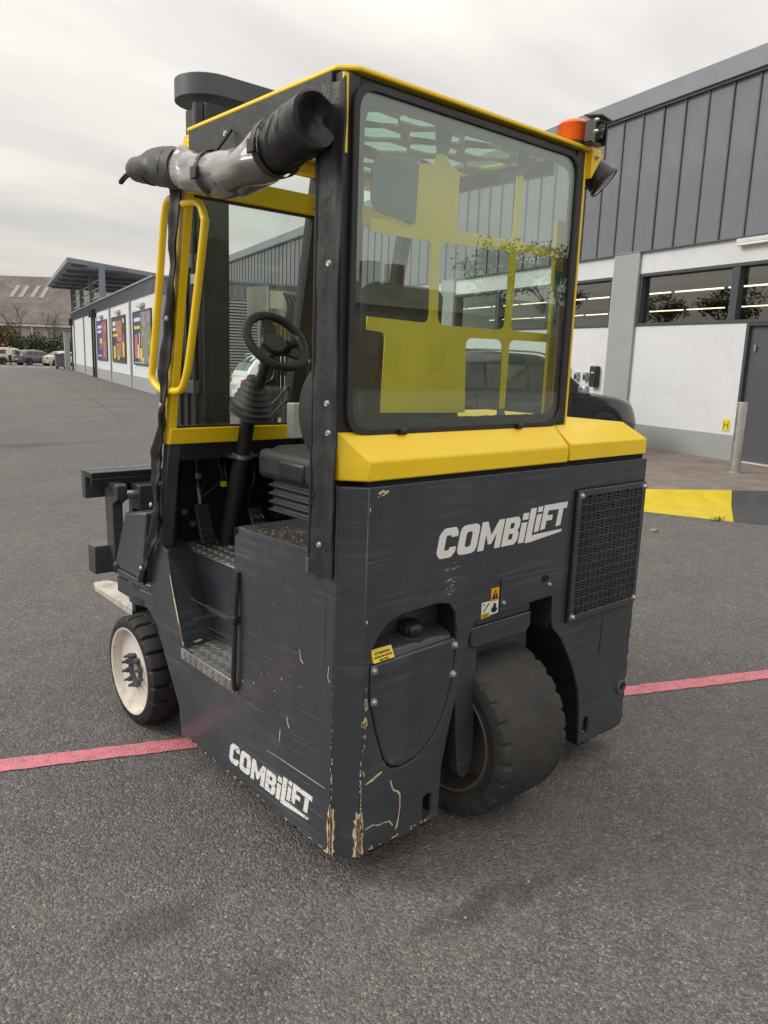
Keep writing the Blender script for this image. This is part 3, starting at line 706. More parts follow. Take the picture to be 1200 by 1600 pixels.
# ---- lettering
def letters():
    """outer polygons and holes of the logo, x to the right, y up, in metres (about 0.68 wide)"""
    O, Hs = [], []
    sh = .20
    def put(poly, x, y, hole=False): (Hs if hole else O).append([(x+a+sh*(y+b), y+b) for a, b in poly])
    def ch(w, h, c): return rpoly([(0, 0), (w, 0), (w, h), (0, h)], c, 4)
    h = .100; t = .031
    # C
    put(rpoly([(.083, .068), (.083, .082), (.070, h), (.018, h), (0, .080), (0, .020), (.018, 0), (.070, 0), (.083, .018), (.083, .034), (.054, .034), (.054, .025), (.031, .025), (.031, .075), (.054, .075), (.054, .068)], [.002, .01, .014, .016, .016, .016, .016, .014, .01, .002, .001, .006, .006, .006, .006, .001], 3), 0, 0)
    # O
    put(rpoly([(0, 0), (.090, 0), (.090, h), (0, h)], .026, 5), .092, 0)
    put(rpoly([(.031, .024), (.059, .024), (.059, .076), (.031, .076)], .010, 4), .092, 0, True)
    # M
    put([(0, 0), (.029, 0), (.029, .055), (.047, .018), (.063, .018), (.081, .055), (.081, 0), (.110, 0), (.110, h), (.083, h), (.055, .050), (.027, h), (0, h)], .190, 0)
    # B
    put(rpoly([(0, 0), (.066, 0), (.080, .014), (.080, .040), (.070, .051), (.078, .062), (.078, .086), (.064, h), (0, h)], [0, .01, .01, .008, .002, .008, .01, .01, 0], 3), .307, 0)
    put(rpoly([(.029, .020), (.050, .020), (.050, .041), (.029, .041)], .004, 3), .307, 0, True)
    put(rpoly([(.029, .060), (.049, .060), (.049, .080), (.029, .080)], .004, 3), .307, 0, True)
    # i
    put([(0, 0), (.030, 0), (.030, .074), (0, .074)], .394, 0); put([(0, .084), (.030, .084), (.030, .108), (0, .108)], .394, 0)
    # L with the long underline
    put([(0, -.004), (.028, -.004), (.200, .014), (.203, .024), (.060, .022), (.031, .020), (.031, .122), (0, .122)], .431, 0)
    # i F T raised over the underline
    put([(0, .030), (.026, .032), (.026, .096), (0, .096)], .471, 0); put([(0, .104), (.026, .104), (.026, .124), (0, .124)], .471, 0)
    put([(0, .034), (.027, .036), (.027, .066), (.058, .066), (.058, .086), (.027, .086), (.027, .104), (.066, .104), (.066, .126), (0, .126)], .504, 0)
    put([(.020, .038), (.047, .040), (.047, .104), (.066, .104), (.066, .127), (-.002, .127), (-.002, .104), (.020, .104)], .572, 0)
    return O, Hs
O_, H_ = letters()
lo = link('rear_lettering', plate_mesh(O_, H_, .0008, lambda u, v, w: (.333+u*1.0, -.0012+w, 1.006+v*.94)), 'logo_white', fk); lo['label'] = 'white COMBiLIFT lettering on the rear panel'
lo = link('side_lettering', plate_mesh(O_, H_, .0008, lambda u, v, w: (-.0012+w, .668-u*.775, .158+v*.80)), 'logo_worn', fk); lo['label'] = 'worn white COMBiLIFT lettering on the side panel'

# ---- chips and scratches
def blob(c, a, b, ang, n=9, jag=.45):
    pts = []
    for k in range(n):
        t = 2*math.pi*k/n; q = 1+rnd.uniform(-jag, jag)
        x, y = a*q*math.cos(t), b*q*math.sin(t)
        pts.append((c[0]+x*math.cos(ang)-y*math.sin(ang), c[1]+x*math.sin(ang)+y*math.cos(ang)))
    return pts
def chips():
    cream, rust, scl = MB(), MB(), MB()
    rear = lambda u, v, d=0.0: (u, -.0006-d, v)
    left = lambda u, v, d=0.0: (-.0006-d, u, v)
    q = math.sqrt(.5)
    cham = lambda u, v, d=0.0: (u*q-(.0006+d)*q, .064-u*q-(.0006+d)*q, v)      # u from 0 (left edge) to 0.09
    def put(mb, fn, poly, d=0.0): mb.quad(*[fn(u, max(v, .1078), d) for u, v in poly])
    def run(fn, u0, z0, z1, n, w, lo=.3):
        for _ in range(n):
            z = z0+(z1-z0)*rnd.random()**1.25; k = 1-(z-z0)/(z1-z0)*(1-lo)
            a = rnd.uniform(.4, 1)*w*k; h = a*rnd.uniform(1.0, 4.5)
            put(cream, fn, blob((u0, z), a, h, 0))
            if rnd.random() < .45: put(rust, fn, blob((u0, z), a*.45, h*.55, 0), .0004)
    # lower edges of both corners
    run(rear, .0655, .11, .66, 30, .0036); run(cham, .0885, .11, .66, 26, .0036)
    run(left, .0660, .11, .70, 26, .0034); run(cham, .002, .11, .70, 24, .0034)
    for z in (.112, .15, .19, .22):
        put(cream, rear, blob((.069, z), .009, .030, 0, 13, .5)); put(rust, rear, blob((.066, z), .005, .026, 0, 11), .0004)
        put(cream, cham, blob((.083, z), .010, .030, 0, 13, .5)); put(rust, cham, blob((.087, z), .005, .026, 0, 11), .0004)
        put(cream, left, blob((.070, z+.01), .007, .026, 0, 13, .5)); put(rust, left, blob((.067, z), .004, .03, 0, 11), .0004)
        put(cream, cham, blob((.006, z+.01), .007, .026, 0, 13, .5)); put(rust, cham, blob((.003, z), .0035, .03, 0, 11), .0004)
    # bottom hem rust
    for _ in range(60):
        u = rnd.uniform(.07, .39); put(rust, rear, blob((u, .1085+rnd.random()*.004), rnd.uniform(.004, .012), .0025, 0))
        if rnd.random() < .25: put(cream, rear, blob((u, .113+rnd.random()*.01), rnd.uniform(.002, .007), .003, 0))
    for _ in range(45):
        u = rnd.uniform(1.2, 1.5); put(rust, rear, blob((u, .109+rnd.random()*.004), rnd.uniform(.004, .012), .0028, 0))
    for _ in range(70):
        u = rnd.uniform(.08, 1.0); put(rust if rnd.random() < .65 else cream, left, blob((u, .1085+rnd.random()*.005), rnd.uniform(.004, .014), .0028, 0))
    for _ in range(26):
        z = rnd.uniform(.11, 1.0); put(cream, rear, blob((1.513-.004*(z-.1), z), .0025, rnd.uniform(.004, .014), 0))
    # cracked scratch near the slot
    def line(fn, pts, w, mb=cream, d=0.0):
        for a, b in zip(pts, pts[1:]):
            a = Vector(a); b = Vector(b); n = (b-a).normalized(); n = Vector((-n.y, n.x))
            w0, w1 = w*rnd.uniform(.5, 1.2), w*rnd.uniform(.5, 1.2)
            mb.quad(fn(*(a+n*w0), d), fn(*(a-n*w0), d), fn(*(b-n*w1), d), fn(*(b+n*w1), d))
    line(rear, [(.183, .322), (.190, .300), (.198, .283), (.215, .274), (.226, .258), (.228, .215), (.222, .17), (.214, .142)], .0032)
    line(rear, [(.085, .192), (.115, .196), (.140, .186), (.160, .186), (.185, .182), (.200, .160)], .0022)
    put(cream, rear, blob((.110, .352), .030, .006, .35, 11)); 
    for z, w in ((.60, .008), (.615, .006), (.545, .009), (.505, .004), (.47, .004), (.38, .005), (.655, .003)):
        put(cream, rear, blob((.0735, z), w*.8, w*1.8, .2)); put(rust, rear, blob((.074, z), w*.4, w*1.0, .2), .0004)
    put(cream, rear, blob((.112, 1.232), .022, .007, .35)); put(rust, rear, blob((.108, 1.230), .013, .004, .35), .0004)
    # rusty worn upper left edge
    line(rear, [(.066, 1.235), (.065, 1.13), (.064, 1.04)], .0015, rust); put(rust, rear, blob((.078, 1.035), .012, .004, 0))
    for z in (1.19, .86): put(cream, rear, blob((.068, z), .0025, .006, 0))
    # scrape beside and below the lettering
    for _ in range(46):
        x = .405+rnd.gauss(0, .016); z = rnd.uniform(.88, .99); L = rnd.uniform(.004, .022); line(rear, [(x-L/2, z), (x+L/2, z+L*rnd.uniform(0, .15))], rnd.uniform(.0004, .0011), cream if rnd.random() < .6 else rust)
    line(rear, [(.438, .995), (.440, .90), (.439, .87)], .0012, rust)
    for _ in range(26):
        x = .20+rnd.gauss(0, .02); z = rnd.uniform(.86, 1.02); L = rnd.uniform(.008, .03); line(rear, [(x-L/2, z), (x+L/2, z+L*.1)], .0004, scl)
    # side panel
    line(left, [(.415, .306), (.33, .310), (.22, .314), (.092, .319)], .0016)
    line(left, [(.30, .47), (.295, .45), (.285, .437)], .0022); line(left, [(.235, .72), (.228, .69), (.215, .68)], .002)
    line(left, [(.338, .412), (.343, .365)], .0018); line(left, [(.085, .715), (.09, .68), (.08, .665)], .0012)
    line(left, [(1.118, .75), (1.085, .66), (1.04, .55), (1.012, .49)], .0045); line(left, [(1.05, .57), (1.02, .505)], .006, rust, .0004)
    for _ in range(22):
        u = rnd.uniform(.1, .6); z = rnd.uniform(.15, .95); put(cream, left, blob((u, z), rnd.uniform(.0006, .0025), rnd.uniform(.0006, .004), 0))
    put(cream, lambda u, v, d=0: (u, 1.0+ (v-.478)*.36-.004, v), blob((.06, .50), .018, .005, 0))
    P('paint_chip', cream, 'primer_cream')['kind'] = 'stuff'; P('rust_spot', rust, 'rust')['kind'] = 'stuff'
    sc = scl
    for _ in range(60):
        u = rnd.uniform(.1, .38); z = rnd.uniform(.15, .7); L = rnd.uniform(.02, .09); w = rnd.uniform(.0004, .0014)
        put(sc, rear, [(u, z-w), (u+L, z-w+L*.16), (u+L, z+w*.2+L*.16), (u, z+w)], -.0003)
    for _ in range(46):
        u = rnd.uniform(1.2, 1.42); z = rnd.uniform(.2, .6); L = rnd.uniform(.02, .09); w = rnd.uniform(.0004, .0014)
        put(sc, rear, [(u, z-w), (u+L, z-w+L*.12), (u+L, z+w*.2+L*.12), (u, z+w)], -.0003)
    for _ in range(70):
        u = rnd.uniform(.08, .7); z = rnd.uniform(.14, .72); L = rnd.uniform(.06, .32); w = rnd.uniform(.0005, .0022); sl = rnd.uniform(-.10, .02)
        put(sc, left, [(u, z-w), (u+L, z-w*.3+L*sl), (u+L, z+w*.3+L*sl), (u, z+w)], -.0003)
    P('scratch', sc, 'scuff_grey')['kind'] = 'stuff'
    # worn bright edge of the cab floor
    m = MB(); line(lambda u, v, d=0: (.1535, u, v), [(.66, .8045), (.80, .803), (.95, .804)], .004, m)
    P('worn_edge', m, 'primer_cream')
chips()

# ---- wheels
def tyre_mesh(cx, cy, R, rin, x0, x1, nl, depth, reach, sub=8, notch=2, alt=True):
    hw = (x1-x0)/2; xm = (x0+x1)/2
    prof = [(-hw+.030, rin), (-hw+.006, rin+.008), (-hw+.001, rin+(R-rin)*.45), (-hw, R-.050), (-hw+.002, R-.022), (-hw+.008, R-.009), (-hw+.022, R-.003), (-hw*reach-.004, R-.0005), (-hw*reach+.004, R), (0, R+.001)]
    prof = prof+[(-a, b) for a, b in reversed(prof[:-1])]
    N = nl*sub; rings = []
    for i in range(N):
        th = 2*math.pi*i/N; ring = []
        for (w, r) in prof:
            k = (i+(sub//2 if (alt and w > 0) else 0)) % sub
            if abs(w) > hw*reach and r > R-.03 and k < notch: r -= depth
            ring.append((xm+w, cy+r*math.cos(th), R+r*math.sin(th)))
        rings.append(ring)
    rings.append(rings[0]); m = MB(); m.rings(rings, False, True); return m
def build_wheels():
    # rear steer wheel
    w = thing_part('rear_wheel'); cy, R = .150, .298; x0, x1 = .560, .908
    m = tyre_mesh(0, cy, R, .205, x0, x1, 26, .009, .80)
    link_part('tyre', m, 'tyre_rubber', w, smooth=38)
    m = MB(); m.lathe([(.212, .012), (.206, .006), (.198, .010), (.192, .040), (.170, .090), (.06, .10), (.001, .10)], (x0, cy, R), (1, 0, 0), 40)
    m.lathe([(.180, -.010), (.178, -.030), (.160, -.040), (.150, -.090), (.06, -.10), (.001, -.10)], (x1, cy, R), (1, 0, 0), 40)
    link_part('rim', m, 'rim_brown', w, smooth=35)
    # yoke
    y = thing_part('steering_yoke')
    arm = rpoly([(.470, .80), (.555, .80), (.572, .70), (.585, .30), (.575, .215), (.545, .188), (.515, .215), (.500, .30), (.474, .56)], [.0, .0, .02, .03, .03, .03, .03, .03, .05], 4)
    m = MB(); m.prism(arm, XZ(.018), 0, .045); link_part('arm', m, 'slate_paint', y, bev=.004)
    m = MB(); m.prism(rpoly([(.530, .668), (.820, .668), (.842, .690), (.842, .742), (.530, .742)], [.03, .01, .01, .006, .0]), XZ(.008), 0, .34); link_part('crown', m, 'slate_paint', y, bev=.006)
    m = MB(); m.box(.55, .836, .012, .30, .744, .772); link_part('crown_plate', m, 'slate_paint', y, bev=.004)
    m = MB(); m.box(.948, .958, .014, .30, .655, .90); m.box(.45, 1.2, .40, .41, .1, .9); m.box(.402, .412, .016, .40, .11, .30)
    sw = [(.955, .69), (.966, .655), (1.02, .606), (1.075, .53), (1.12, .455), (1.165, .36), (1.188, .26), (1.197, .107)]
    for (a, b), (c, d) in zip(sw, sw[1:]): m.quad((a+.003, .014, b), (c+.003, .014, d), (c+.003, .40, d), (a+.003, .40, b))
    sw = [(.410, .297), (.438, .43), (.470, .552)]
    for (a, b), (c, d) in zip(sw, sw[1:]): m.quad((a-.002, .014, b), (c-.002, .014, d), (c-.002, .40, d), (a-.002, .40, b))
    P('wheel_well', m, 'dark_inside')
    m = MB()
    for k in range(5):
        x = .86+k*.022; m.tube(bez([(x, .1+.03*k, .84), (x+.01, .12, .74), (x-.03-.01*k, .22, .66), (x-.02, .34, .60)], 6), .009, 8)
    P('hydraulic_hose', m, 'black_plastic', smooth=60)
    # front wheels
    def front(x0, x1, s, lab):
        w = thing_part('front_wheel'); cy, R = 1.462, .240
        m = tyre_mesh(0, cy, R, .190, min(x0, x1), max(x0, x1), 20, .016, .20, 8, 1, True)
        link_part('tyre', m, 'front_rubber', w, smooth=38)
        m = MB(); m.lathe([(.193, .004), (.190, -.002), (.182, .001), (.176, .012), (.170, .034), (.120, .040), (.080, .036), (.078, .032), (.046, .032), (.044, .046), (.001, .046)], (x0, cy, R), (s, 0, 0), 48)
        r = link_part('rim', m, 'rim_white', w, smooth=35)
        m = MB(); m.lathe([(.062, .034), (.060, .022), (.046, .020), (.044, .040)], (x0, cy, R), (s, 0, 0), 32); link_part('hub', m, 'dark_zinc', r, smooth=40)
        for k in range(10):
            a = 2*math.pi*(k+.5)/10; c = Vector((x0, cy+.066*math.cos(a), R+.066*math.sin(a)))
            nb = MB(); nb.lathe([(.0115, .036), (.0115, .012), (.009, .010), (.0065, .010), (.006, -.004), (.001, -.005)], c, (s, 0, 0), 6); link_part('wheel_nut', nb, 'dark_zinc', r)
    front(-.035, .165, 1, ''); front(1.545, 1.345, -1, '')
build_wheels()

# ---- front arms, carriage, forks, mast
def build_front():
    m = MB(); m.box(.06, .30, 1.05, 1.80, .50, .575); P('wheel_arm', m, 'slate_paint', bev=.008)
    m = MB(); m.box(1.28, 1.44, 1.05, 1.80, .50, .575); P('wheel_arm', m, 'slate_paint', bev=.008)
    m = MB(); m.box(.18, .30, 1.05, 1.75, .28, .50); P('arm_web', m, 'slate_paint', bev=.008)
    m = MB(); m.prism(rpoly([(.035, 1.36), (.28, 1.36), (.28, 1.79), (.035, 1.79)], .08, 6), XY(.60), 0, .03); P('pivot_plate', m, 'slate_paint', bev=.004)
    m = MB(); m.lathe([(.001, .0), (.13, .0), (.13, .03), (.10, .034), (.10, .075), (.13, .078), (.13, .10), (.001, .10)], (.165, 1.58, .505), (0, 0, 1), 36); P('wheel_pivot', m, 'slate_paint', smooth=35)
    m = MB(); m.hexa([(.04, 1.455, .630), (.26, 1.455, .630), (.26, 1.775, .630), (.04, 1.775, .630), (.05, 1.445, .935), (.24, 1.445, .935), (.24, 1.66, .900), (.05, 1.66, .900)]); P('pivot_housing', m, 'slate_paint', bev=.010)
    for y in (1.49, 1.74): bolt(fk, (.037, y, .645), (-1, 0, 0), .012, 'dark_zinc')
    # side plate from body nose to the wheel
    m = MB(); m.hexa([(.02, 1.06, .46), (.05, 1.06, .46), (.05, 1.30, .46), (.02, 1.26, .46), (.02, 1.20, .62), (.05, 1.20, .62), (.05, 1.50, .60), (.02, 1.46, .60)]); P('nose_bracket', m, 'slate_paint', bev=.004)
    # carriage
    cg = thing_part('fork_carriage')
    def rail(z0, z1, y0, y1, x0=.0, x1=1.5):
        m = MB(); m.box(x0, x1, y0, y1, z0, z1); return m
    m = rail(.915, 1.050, 1.99, 2.035); link_part('upper_bar', m, 'slate_paint', cg, bev=.004)
    m = MB(); m.box(-.002, 1.5, 1.90, 1.99, 1.02, 1.048); m.box(-.002, 1.5, 1.90, 1.915, .985, 1.02); link_part('top_channel', m, 'mast_steel', cg, bev=.003)
    m = rail(.565, .70, 1.90, 1.985); link_part('lower_bar', m, 'slate_paint', cg, bev=.004)
    for xa in (.075, 1.2):
        m = MB(); m.prism(rpoly([(1.80, 1.0), (1.93, 1.0), (1.95, .96), (1.935, .60), (1.85, .56), (1.86, .90), (1.80, .93)], .02), YZ(xa), 0, .05); link_part('carriage_arm', m, 'slate_paint', cg, bev=.004)
    m = MB(); m.cyl((.12, 1.86, .94), (.30, 1.86, .94), .022); link_part('pin', m, 'steel_brushed', cg, smooth=40)
    m = MB(); m.box(.18, .44, 1.80, 1.90, .87, .99); link_part('shift_block', m, 'slate_paint', cg, bev=.006)
    # forks
    def fork(x0):
        f = thing_part('fork')
        m = MB(); w = .13
        sec = [(2.04, .300, .258), (2.40, .300, .266), (2.58, .298, .272), (2.655, .296, .280), (2.675, .293, .286)]
        m.rings([[(x0+(0 if i < 3 else .02*(i-2)), y, z0), (x0+w-(0 if i < 3 else .02*(i-2)), y, z0), (x0+w-(0 if i < 3 else .02*(i-2)), y, z1), (x0+(0 if i < 3 else .02*(i-2)), y, z1)] for i, (y, z1, z0) in enumerate(sec)])
        link_part('blade', m, 'fork_worn', f, bev=.003)
        m = MB(); m.box(x0, x0+w, 2.035, 2.08, .258, 1.045); link_part('shank', m, 'mast_steel', f, bev=.004)
    fork(.245); fork(1.1)
    # mast
    ms = thing_part('mast')
    for x0, sgn in ((.40, 1), (1.30, -1)):
        m = MB()
        m.box(min(x0, x0+.03*sgn), max(x0, x0+.03*sgn), 1.57, 1.86, .15, 2.50); m.box(min(x0+.03*sgn, x0+.12*sgn), max(x0+.03*sgn, x0+.12*sgn), 1.57, 1.60, .15, 2.50); m.box(min(x0+.03*sgn, x0+.12*sgn), max(x0+.03*sgn, x0+.12*sgn), 1.83, 1.86, .15, 2.50)
        link_part('outer_channel', m, 'mast_steel', ms, bev=.004)
        for yy in (1.64, 1.72, 1.79):
            m = MB(); m.box(min(x0-.012*sgn, x0), max(x0-.012*sgn, x0), yy-.008, yy+.008, .2, 2.46); link_part('mast_rib', m, 'black_steel', ms, bev=.002)
        for zz in (.9, 1.45, 2.0):
            m = MB(); m.box(min(x0-.022*sgn, x0), max(x0-.022*sgn, x0), 1.60, 1.84, zz-.03, zz+.03); link_part('hose_clamp', m, 'dark_zinc', ms, bev=.004)
        m = MB(); m.tube([(x0-.02*sgn, 1.615, .3), (x0-.02*sgn, 1.615, 2.4)], .011, 8); link_part('mast_hose', m, 'black_plastic', ms, smooth=60)
        m = MB(); a, b = x0+.045*sgn, x0+.16*sgn
        m.box(min(a, b), max(a, b), 1.62, 1.80, .20, 2.66); link_part('inner_channel', m, 'mast_steel', ms, bev=.004)
    # crosshead beams with rounded ends
    def beam(x0, x1, y0, y1, z0, z1, name):
        r = (y1-y0)/2; ym = (y0+y1)/2; poly = []
        for k in range(13): a = math.pi/2+math.pi*k/12; poly.append((x0+r+r*math.cos(a), ym+r*math.sin(a)))
        for k in range(13): a = -math.pi/2+math.pi*k/12; poly.append((x1-r+r*math.cos(a), ym+r*math.sin(a)))
        m = MB(); m.prism(poly, XY(0), z0, z1); link_part(name, m, 'slate_lit', ms, smooth=30, bev=.004)
    beam(.395, 1.30, 1.62, 1.92, 2.70, 2.79, 'crosshead'); beam(.47, 1.22, 1.60, 1.86, 2.53, 2.62, 'crosshead')
    m = MB(); m.box(.44, .58, 1.55, 1.57, 2.30, 2.40); m.cyl((.44, 1.66, 2.2), (.44, 1.66, 2.66), .03, n=12); link_part('mast_bracket', m, 'mast_steel', ms)
    for z in (2.40, 1.92): 
        m = MB(); m.box(.355, .365, 1.545, 1.60, z-.02, z+.02); link_part('clip', m, 'zinc', ms)
    # lift cylinder, hoses, sheave
    m = MB(); m.cyl((.80, 1.66, .3), (.80, 1.66, 1.75), .045); link_part('lift_cylinder', m, 'mast_steel', ms, smooth=40)
    m = MB(); m.cyl((.80, 1.66, 1.75), (.80, 1.66, 1.86), .028); link_part('lift_rod', m, 'steel_brushed', ms, smooth=40)
    m = MB()
    for k in range(6):
        x = .83+k*.024; m.tube(bez([(x, 1.52, 1.1), (x, 1.52, 1.6), (x, 1.53, 1.84), (x, 1.62, 1.90), (x, 1.72, 1.84), (x, 1.73, 1.4)], 6), .009, 8)
    link_part('hose', m, 'black_plastic', ms, smooth=60)
    m = MB(); m.lathe([(.001, 0), (.075, 0), (.075, .008), (.062, .012), (.062, .13), (.075, .134), (.075, .142), (.001, .142)], (.82, 1.62, 1.83), (1, 0, 0), 32); link_part('hose_sheave', m, 'alu_light', ms, smooth=40)
    m = MB(); m.box(.70, .712, 1.53, 1.70, 1.76, 1.92); m.box(.72, .79, 1.53, 1.54, 1.82, 1.90); link_part('sheave_plate', m, 'alu_light', ms)
    m = MB(); m.box(.60, .72, 1.5, 1.53, .9, 1.32); m.box(.9, 1.1, 1.5, 1.53, .9, 1.45); link_part('valve_block', m, 'black_steel', ms, bev=.01)
build_front()

# ---- cab
def WSY(z): return .95+(2.14-z)*.2          # raked windscreen plane
def build_cab():
    cf = thing_part('cab_frame')
    def L(name, mb, mat, bev=.004, **k): return link_part(name, mb, mat, cf, bev=bev, **k)
    # rear posts and head
    m = MB(); m.box(.006, .062, .080, .150, 1.36, 2.318); L('rear_post', m, 'black_steel')
    m = MB(); m.box(1.008, 1.050, .080, .110, 1.392, 2.318); L('rear_post', m, 'black_steel')
    m = MB(); m.box(1.050, 1.060, .078, .125, 1.392, 2.318); L('side_sheet', m, 'yellow_paint', .002)
    m = MB(); m.box(.998, 1.048, .135, .150, 1.392, 2.10); rp = L('inner_post', m, 'yellow_paint')
    PLs = plate_mesh([rpoly([(1.0, 1.70), (1.045, 1.70), (1.045, 1.93), (1.0, 1.93)], .004)], [], .001, lambda u, v, w: (u, .133+w, v))
    so = link('sticker', PLs, 'sticker_white', rp); so['label'] = 'white and blue inspection sticker'
    link('sticker_band', plate_mesh([[(1.0, 1.885), (1.045, 1.885), (1.045, 1.93), (1.0, 1.93)]], [], .0008, lambda u, v, w: (u, .1318+w, v)), 'sticker_blue', so)
    link('sticker_dot', plate_mesh([[(1.0225+.011*math.cos(a*.5), 1.77+.02*math.sin(a*.5)) for a in range(13)]], [], .0008, lambda u, v, w: (u, .1318+w, v)), 'print_red', so)
    link('sticker_arrow', plate_mesh([[(1.021, 1.85), (1.024, 1.85), (1.024, 1.82), (1.029, 1.82), (1.0225, 1.805), (1.016, 1.82), (1.021, 1.82)]], [], .0008, lambda u, v, w: (u, .1318+w, v)), 'sticker_blue', so)
    m = MB(); m.box(.062, 1.008, .086, .128, 2.288, 2.318); L('rear_header', m, 'black_steel')
    m = MB(); m.box(.062, 1.008, .083, .128, 1.372, 1.402); L('rear_sill', m, 'black_steel')
    # slim yellow corner trim beside the door flap
    m = MB(); m.box(-.001, .016, .072, .0795, 2.12, 2.31); L('corner_trim', m, 'yellow_paint', .002)
    # front posts along the raked windscreen
    def raked(x0, x1, z0, z1, d0, d1):
        m = MB(); m.hexa([(x0, WSY(z0)+d0, z0), (x1, WSY(z0)+d0, z0), (x1, WSY(z0)+d1, z0), (x0, WSY(z0)+d1, z0), (x0, WSY(z1)+d0, z1), (x1, WSY(z1)+d0, z1), (x1, WSY(z1)+d1, z1), (x0, WSY(z1)+d1, z1)]); return m
    L('front_post', raked(-.002, .030, 1.26, 2.30, -.02, .03), 'yellow_paint')
    L('front_post', raked(.535, .60, .90, 2.29, -.015, .045), 'black_steel')
    L('front_post', raked(1.0, 1.05, 1.26, 2.29, -.02, .03), 'black_steel')
    L('windscreen_sill', raked(.0, .552, 1.262, 1.322, -.03, .03), 'yellow_paint')
    lint = L('windscreen_lintel', raked(.030, .99, 2.135, 2.205, -.02, .03), 'yellow_paint')
    L('front_header', raked(.0, 1.05, 2.27, 2.315, -.02, .03), 'yellow_paint')
    m = MB(); m.box(1.0, 1.045, .20, .93, 2.26, 2.31); L('roof_rail', m, 'black_steel')
    m = MB(); m.hexa([(.50, WSY(2.14)-.03, 2.14), (.535, WSY(2.14)-.03, 2.14), (.535, WSY(2.14)-.022, 2.14), (.5, WSY(2.14)-.022, 2.14), (.56, WSY(2.28)-.03, 2.28), (.60, WSY(2.28)-.03, 2.28), (.60, WSY(2.28)-.022, 2.28), (.56, WSY(2.28)-.022, 2.28)]); L('gusset', m, 'yellow_paint', .002)
    # pictogram strip on the lintel
    for k, mt in enumerate(('sticker_orange', 'sticker_white', 'sticker_orange', 'sticker_white')):
        t0, t1 = k/4., (k+1)/4.-.02
        z0, z1 = 2.145+t0*.135, 2.145+t1*.135; a0, a1 = .503+t0*.062, .503+t1*.062
        y0, y1 = WSY(z0)-.0315, WSY(z1)-.0315
        m = MB(); m.quad((a0, y0, z0), (a0+.030, y0, z0), (a1+.030, y1, z1), (a1, y1, z1)); s = link_part('pictogram_sticker', m, mt, cf)
        zc = (z0+z1)/2; ac = (a0+a1)/2
        m = MB(); m.quad((ac+.006, WSY(zc-.009)-.0322, zc-.009), (ac+.024, WSY(zc-.009)-.0322, zc-.009), (ac+.018, WSY(zc+.009)-.0322, zc+.009), (ac+.012, WSY(zc+.009)-.0322, zc+.009)); link_part('pictogram', m, 'sticker_black', s)
    # panes
    ws = thing_part('windscreen')
    def pane(x0, x1, z0, z1, nm, mat, par):
        m = MB(); m.hexa([(x0, WSY(z0), z0), (x1, WSY(z0), z0), (x1, WSY(z0)+.005, z0), (x0, WSY(z0)+.005, z0), (x0, WSY(z1), z1), (x1, WSY(z1), z1), (x1, WSY(z1)+.005, z1), (x0, WSY(z1)+.005, z1)]); return link_part(nm, m, mat, par)
    pane(.03, .535, 1.32, 2.135, 'pane', 'cab_glass', ws); pane(.03, .99, 2.205, 2.27, 'pane', 'cab_glass', ws)
    for z0, z1, nm in ((1.320, 1.330, 'gasket'), (2.127, 2.137, 'gasket')):
        link_part(nm, raked(.03, .535, z0, z1, -.006, .012), 'black_plastic', ws)
    for (x, z, x2, z2) in ((.69, 1.64, .41, 1.345), (.66, 1.53, .40, 1.30)):
        m = MB(); m.tube([(x, WSY(z)+.02, z), (x2, WSY(z2)+.02, z2)], .006, 8); link_part('wiper_arm', m, 'black_plastic', ws)
    # ---- roof: yellow rim plate + web guard + clear sheet
    rf = thing_part('roof')
    outer = rpoly([(.0, .11), (.045, .067), (1.125, .067), (1.125, .30), (1.06, .36), (1.06, .925), (.0, .925)], [.01, .03, .005, .03, .03, .01, .01], 4)
    inner = rpoly([(.05, .13), (1.02, .13), (1.02, .89), (.05, .89)], .03, 3)
    link('roof_rim', plate_mesh([outer], [inner], .012, XY(2.322)), 'yellow_paint', rf)
    # web of openings, wider towards the middle
    holes = []
    nxh, nyh = 4, 7
    for j in range(nyh):
        yc = .20+j*.104; off = .5 if j % 2 else 0
        for i in range(-1, nxh+1):
            xc = .13+(i+off)*.27+.022*math.sin(j*1.3+i)
            hw, hh = .112, .079
            pts = [(xc-hw, yc+.006*math.sin(i*2+j)), (xc-hw*.38, yc-hh), (xc+hw*.42, yc-hh*.9), (xc+hw, yc), (xc+hw*.36, yc+hh*.95), (xc-hw*.42, yc+hh)]
            pts = [(min(max(x, .075), .995), min(max(y, .155), .865)) for x, y in pts]
            xs = [p[0] for p in pts]; ys = [p[1] for p in pts]
            if max(xs)-min(xs) < .05 or max(ys)-min(ys) < .03: continue
            # drop duplicate points
            q = []
            for p in pts:
                if not q or (abs(p[0]-q[-1][0])+abs(p[1]-q[-1][1])) > 1e-4: q.append(p)
            cxm = sum(p[0] for p in q)/len(q); cym = sum(p[1] for p in q)/len(q)
            q = [(cxm+(x-cxm)*.97, cym+(y-cym)*.92) for x, y in q]
            holes.append(rpoly(q, .012, 3))
    link('roof_guard', plate_mesh([[(.045, .125), (1.025, .125), (1.025, .895), (.045, .895)]], holes, .014, XY(2.300)), 'guard_shaded_yellow', rf)
    m = MB(); m.box(.047, 1.023, .127, .893, 2.3155, 2.3205); link_part('roof_sheet', m, 'roof_glass', rf)
    # side valance above the door
    m = MB(); m.box(-.004, .004, .12, .90, 2.205, 2.321); v = link_part('door_valance', m, 'black_vinyl', fk)
    for y in (.66, .28): snap((-.005, y, 2.27), (-1, 0, 0), v)
    # ---- rear window
    rw = thing_part('rear_window')
    x0, x1, z0, z1 = .048, 1.004, 1.404, 2.288
    fr = rpoly([(x0, z0), (x1, z0), (x1, z1), (x0, z1)], .065, 8)
